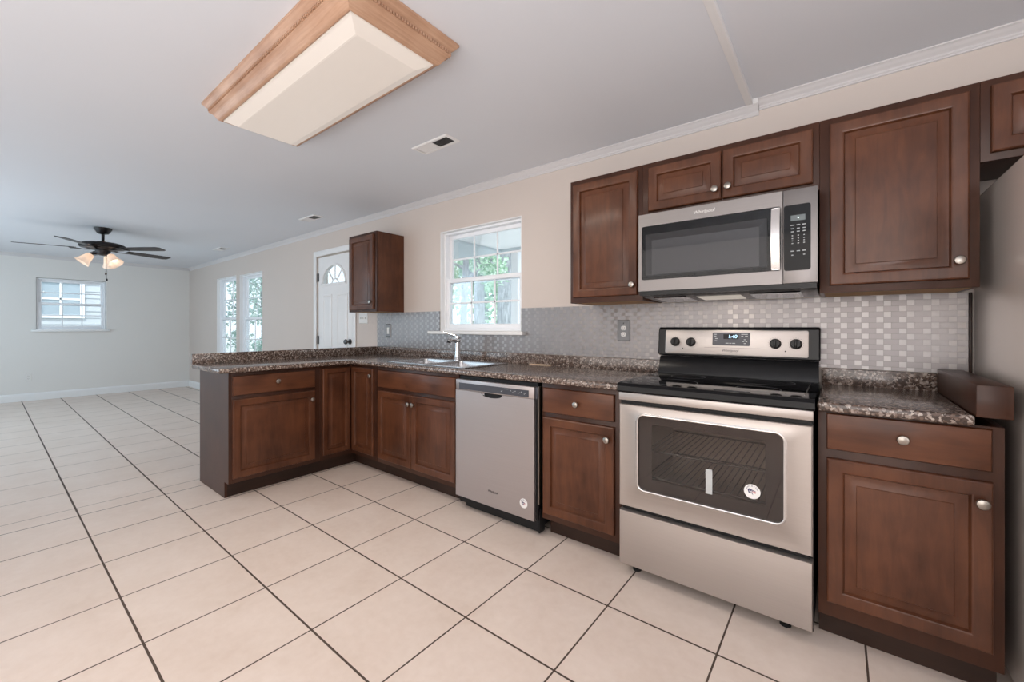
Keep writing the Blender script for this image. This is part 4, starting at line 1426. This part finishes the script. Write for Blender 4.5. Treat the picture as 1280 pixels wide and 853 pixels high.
def tree(name, label, x, y, h, r, lean, crown, nleaf, mat, seed, leaf=0.10):
    random.seed(seed)
    T = thing(name, label, 'tree', (x, y, -0.40), 0, 'yard trees outside')
    tr = MB()
    pts = [Vector((lean[0] * t * t * h + 0.05 * math.sin(t * 7 + seed), lean[1] * t * h, t * h)) for t in [i / 8 for i in range(9)]]
    tr.tube(pts, [r * (1.25 - 0.2 * min(1, i * 2)) * (1 - 0.55 * i / 8) for i in range(9)], 12)
    for k in range(5):
        a = random.uniform(0, 6.28)
        b0 = pts[4 + k % 4]
        L_ = min(3.2 * r + 0.15, 0.9) * random.uniform(0.8, 1.1)
        tr.tube([b0, b0 + Vector((math.cos(a) * L_ * .5, math.sin(a) * L_ * .5, L_ * .45)), b0 + Vector((math.cos(a) * L_, math.sin(a) * L_, L_ * .7))], [r * .4, r * .28, r * .12], 8)
    tr.build('trunk', M['bark'], T)
    lv_ = MB()
    bm = lv_.bm
    for k in range(nleaf):
        c, rad = crown[k % len(crown)]
        d_ = Vector((random.gauss(0, 1), random.gauss(0, 1), random.gauss(0, 1))).normalized() * rad * random.random() ** 0.45
        p = Vector(c) + d_
        u = Vector((random.gauss(0, 1), random.gauss(0, 1), random.gauss(0, 1))).normalized()
        w_ = u.orthogonal().normalized()
        s = leaf * random.uniform(0.6, 1.3)
        bm.faces.new([bm.verts.new(q) for q in (p - u * s, p + w_ * s * 0.5, p + u * s, p - w_ * s * 0.5)])
    lv_.build('foliage', mat, T, smooth=False)


tree('yard_tree', 'slim grey trunk nearest the house in the left panes of the kitchen window', -5.02, 3.4, 5.0, 0.085, (0.0, 0.0), [((0, 0, 4.4), 0.7)], 500, M['leaf'], 3)
tree('yard_tree', 'leafy tree with grey trunk seen through the middle panes of the kitchen window', -6.68, 5.6, 5.6, 0.18, (-0.01, 0.0), [((0.45, 0.1, 3.0), 0.42), ((0.5, -0.1, 3.3), 0.5), ((0.0, 0.0, 4.4), 0.9)], 1000, M['leaf'], 5, 0.06)
tree('yard_tree', 'thickest grey trunked tree seen through the right panes of the kitchen window', -7.50, 7.8, 6.4, 0.32, (0.02, 0.0), [((-0.75, 0.0, 3.6), 0.55), ((-0.8, 0.0, 4.1), 0.6), ((0, 0, 5.2), 0.8)], 1300, M['leaf_dark'], 8, 0.075)
tree('yard_tree', 'bushy tree seen through the left one of the paired living room windows', -13.80, 2.35, 4.2, 0.07, (0.0, 0.0), [((0.05, 0, 2.0), 0.5), ((0.1, 0.1, 2.7), 0.5), ((0.05, 0.1, 3.3), 0.5), ((0.1, 0, 1.2), 0.4)], 1000, M['leaf_dark'], 11, 0.06)
tree('yard_tree', 'bushy tree seen through the right one of the paired living room windows', -11.98, 2.35, 4.2, 0.07, (0.0, 0.0), [((0.1, 0, 2.1), 0.5), ((0.1, 0.1, 2.8), 0.55), ((0.05, 0.1, 3.4), 0.5), ((0.15, 0.0, 1.05), 0.3)], 1200, M['leaf_dark'], 12, 0.06)
tree('yard_tree', 'distant pale green tree far behind the grey trunks', -12.5, 12.4, 5.5, 0.25, (0.0, 0.0), [((0, 0, 3.0), 1.8), ((1.2, 0, 4.5), 1.7), ((-1.2, 0, 4.4), 1.6)], 2200, M['leaf'], 21, 0.16)
T = thing('yard_fence', 'white board fence standing behind the yard trees', 'fence', (-14, 9.5, -0.40))
fm = MB()
for k in range(90):
    fm.box(-6 + k * 0.155, -6 + k * 0.155 + 0.145, -0.01, 0.01, 0.03, 1.75)
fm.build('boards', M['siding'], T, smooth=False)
MB().box(-6, 8, 0.011, 0.05, 0.35, 0.44).box(-6, 8, 0.011, 0.05, 1.35, 1.44).build('rails', M['siding'], T)

# house next door, beyond the far window
T = thing('neighbour_house', 'white lap-sided house wall seen through the far living room window', 'house', (-12.6, 0, -0.40))
hs = MB()
z = 0.0
while z < 4.2:
    hs.rings([[(0.0, y, z), (0.022, y, z), (0.004, y, z + 0.155), (0.0, y, z + 0.155)] for y in (-7.5, 1.0)])
    z += 0.15
hs.box(-3.0, -0.002, -7.5, 1.0, 0, 4.2)
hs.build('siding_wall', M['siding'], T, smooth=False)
MB().box(-3.4, 0.6, -7.9, 1.4, 4.202, 4.32).build('eave', M['porch'], T)
wz0, wz1, wy0, wy1 = 1.86, 2.56, -1.80, -1.22
wf = MB().box(0.023, 0.06, wy0 - 0.07, wy0, wz0 - 0.07, wz1 + 0.07).box(0.023, 0.06, wy1, wy1 + 0.07, wz0 - 0.07, wz1 + 0.07)
wf.box(0.023, 0.06, wy0, wy1, wz1, wz1 + 0.07).box(0.023, 0.06, wy0, wy1, wz0 - 0.07, wz0)
wf.box(0.023, 0.05, wy0, wy1, 2.19, 2.23).box(0.023, 0.05, -1.535, -1.505, wz0, wz1)
wf = wf.build('house_window', M['porch'], T)
MB().box(0.0225, 0.032, wy0, wy1, wz0, wz1).build('house_window_pane', plain('blue_grey_pane', (0.36, 0.42, 0.46), 0.15), wf)
bpy.context.view_layer.update()
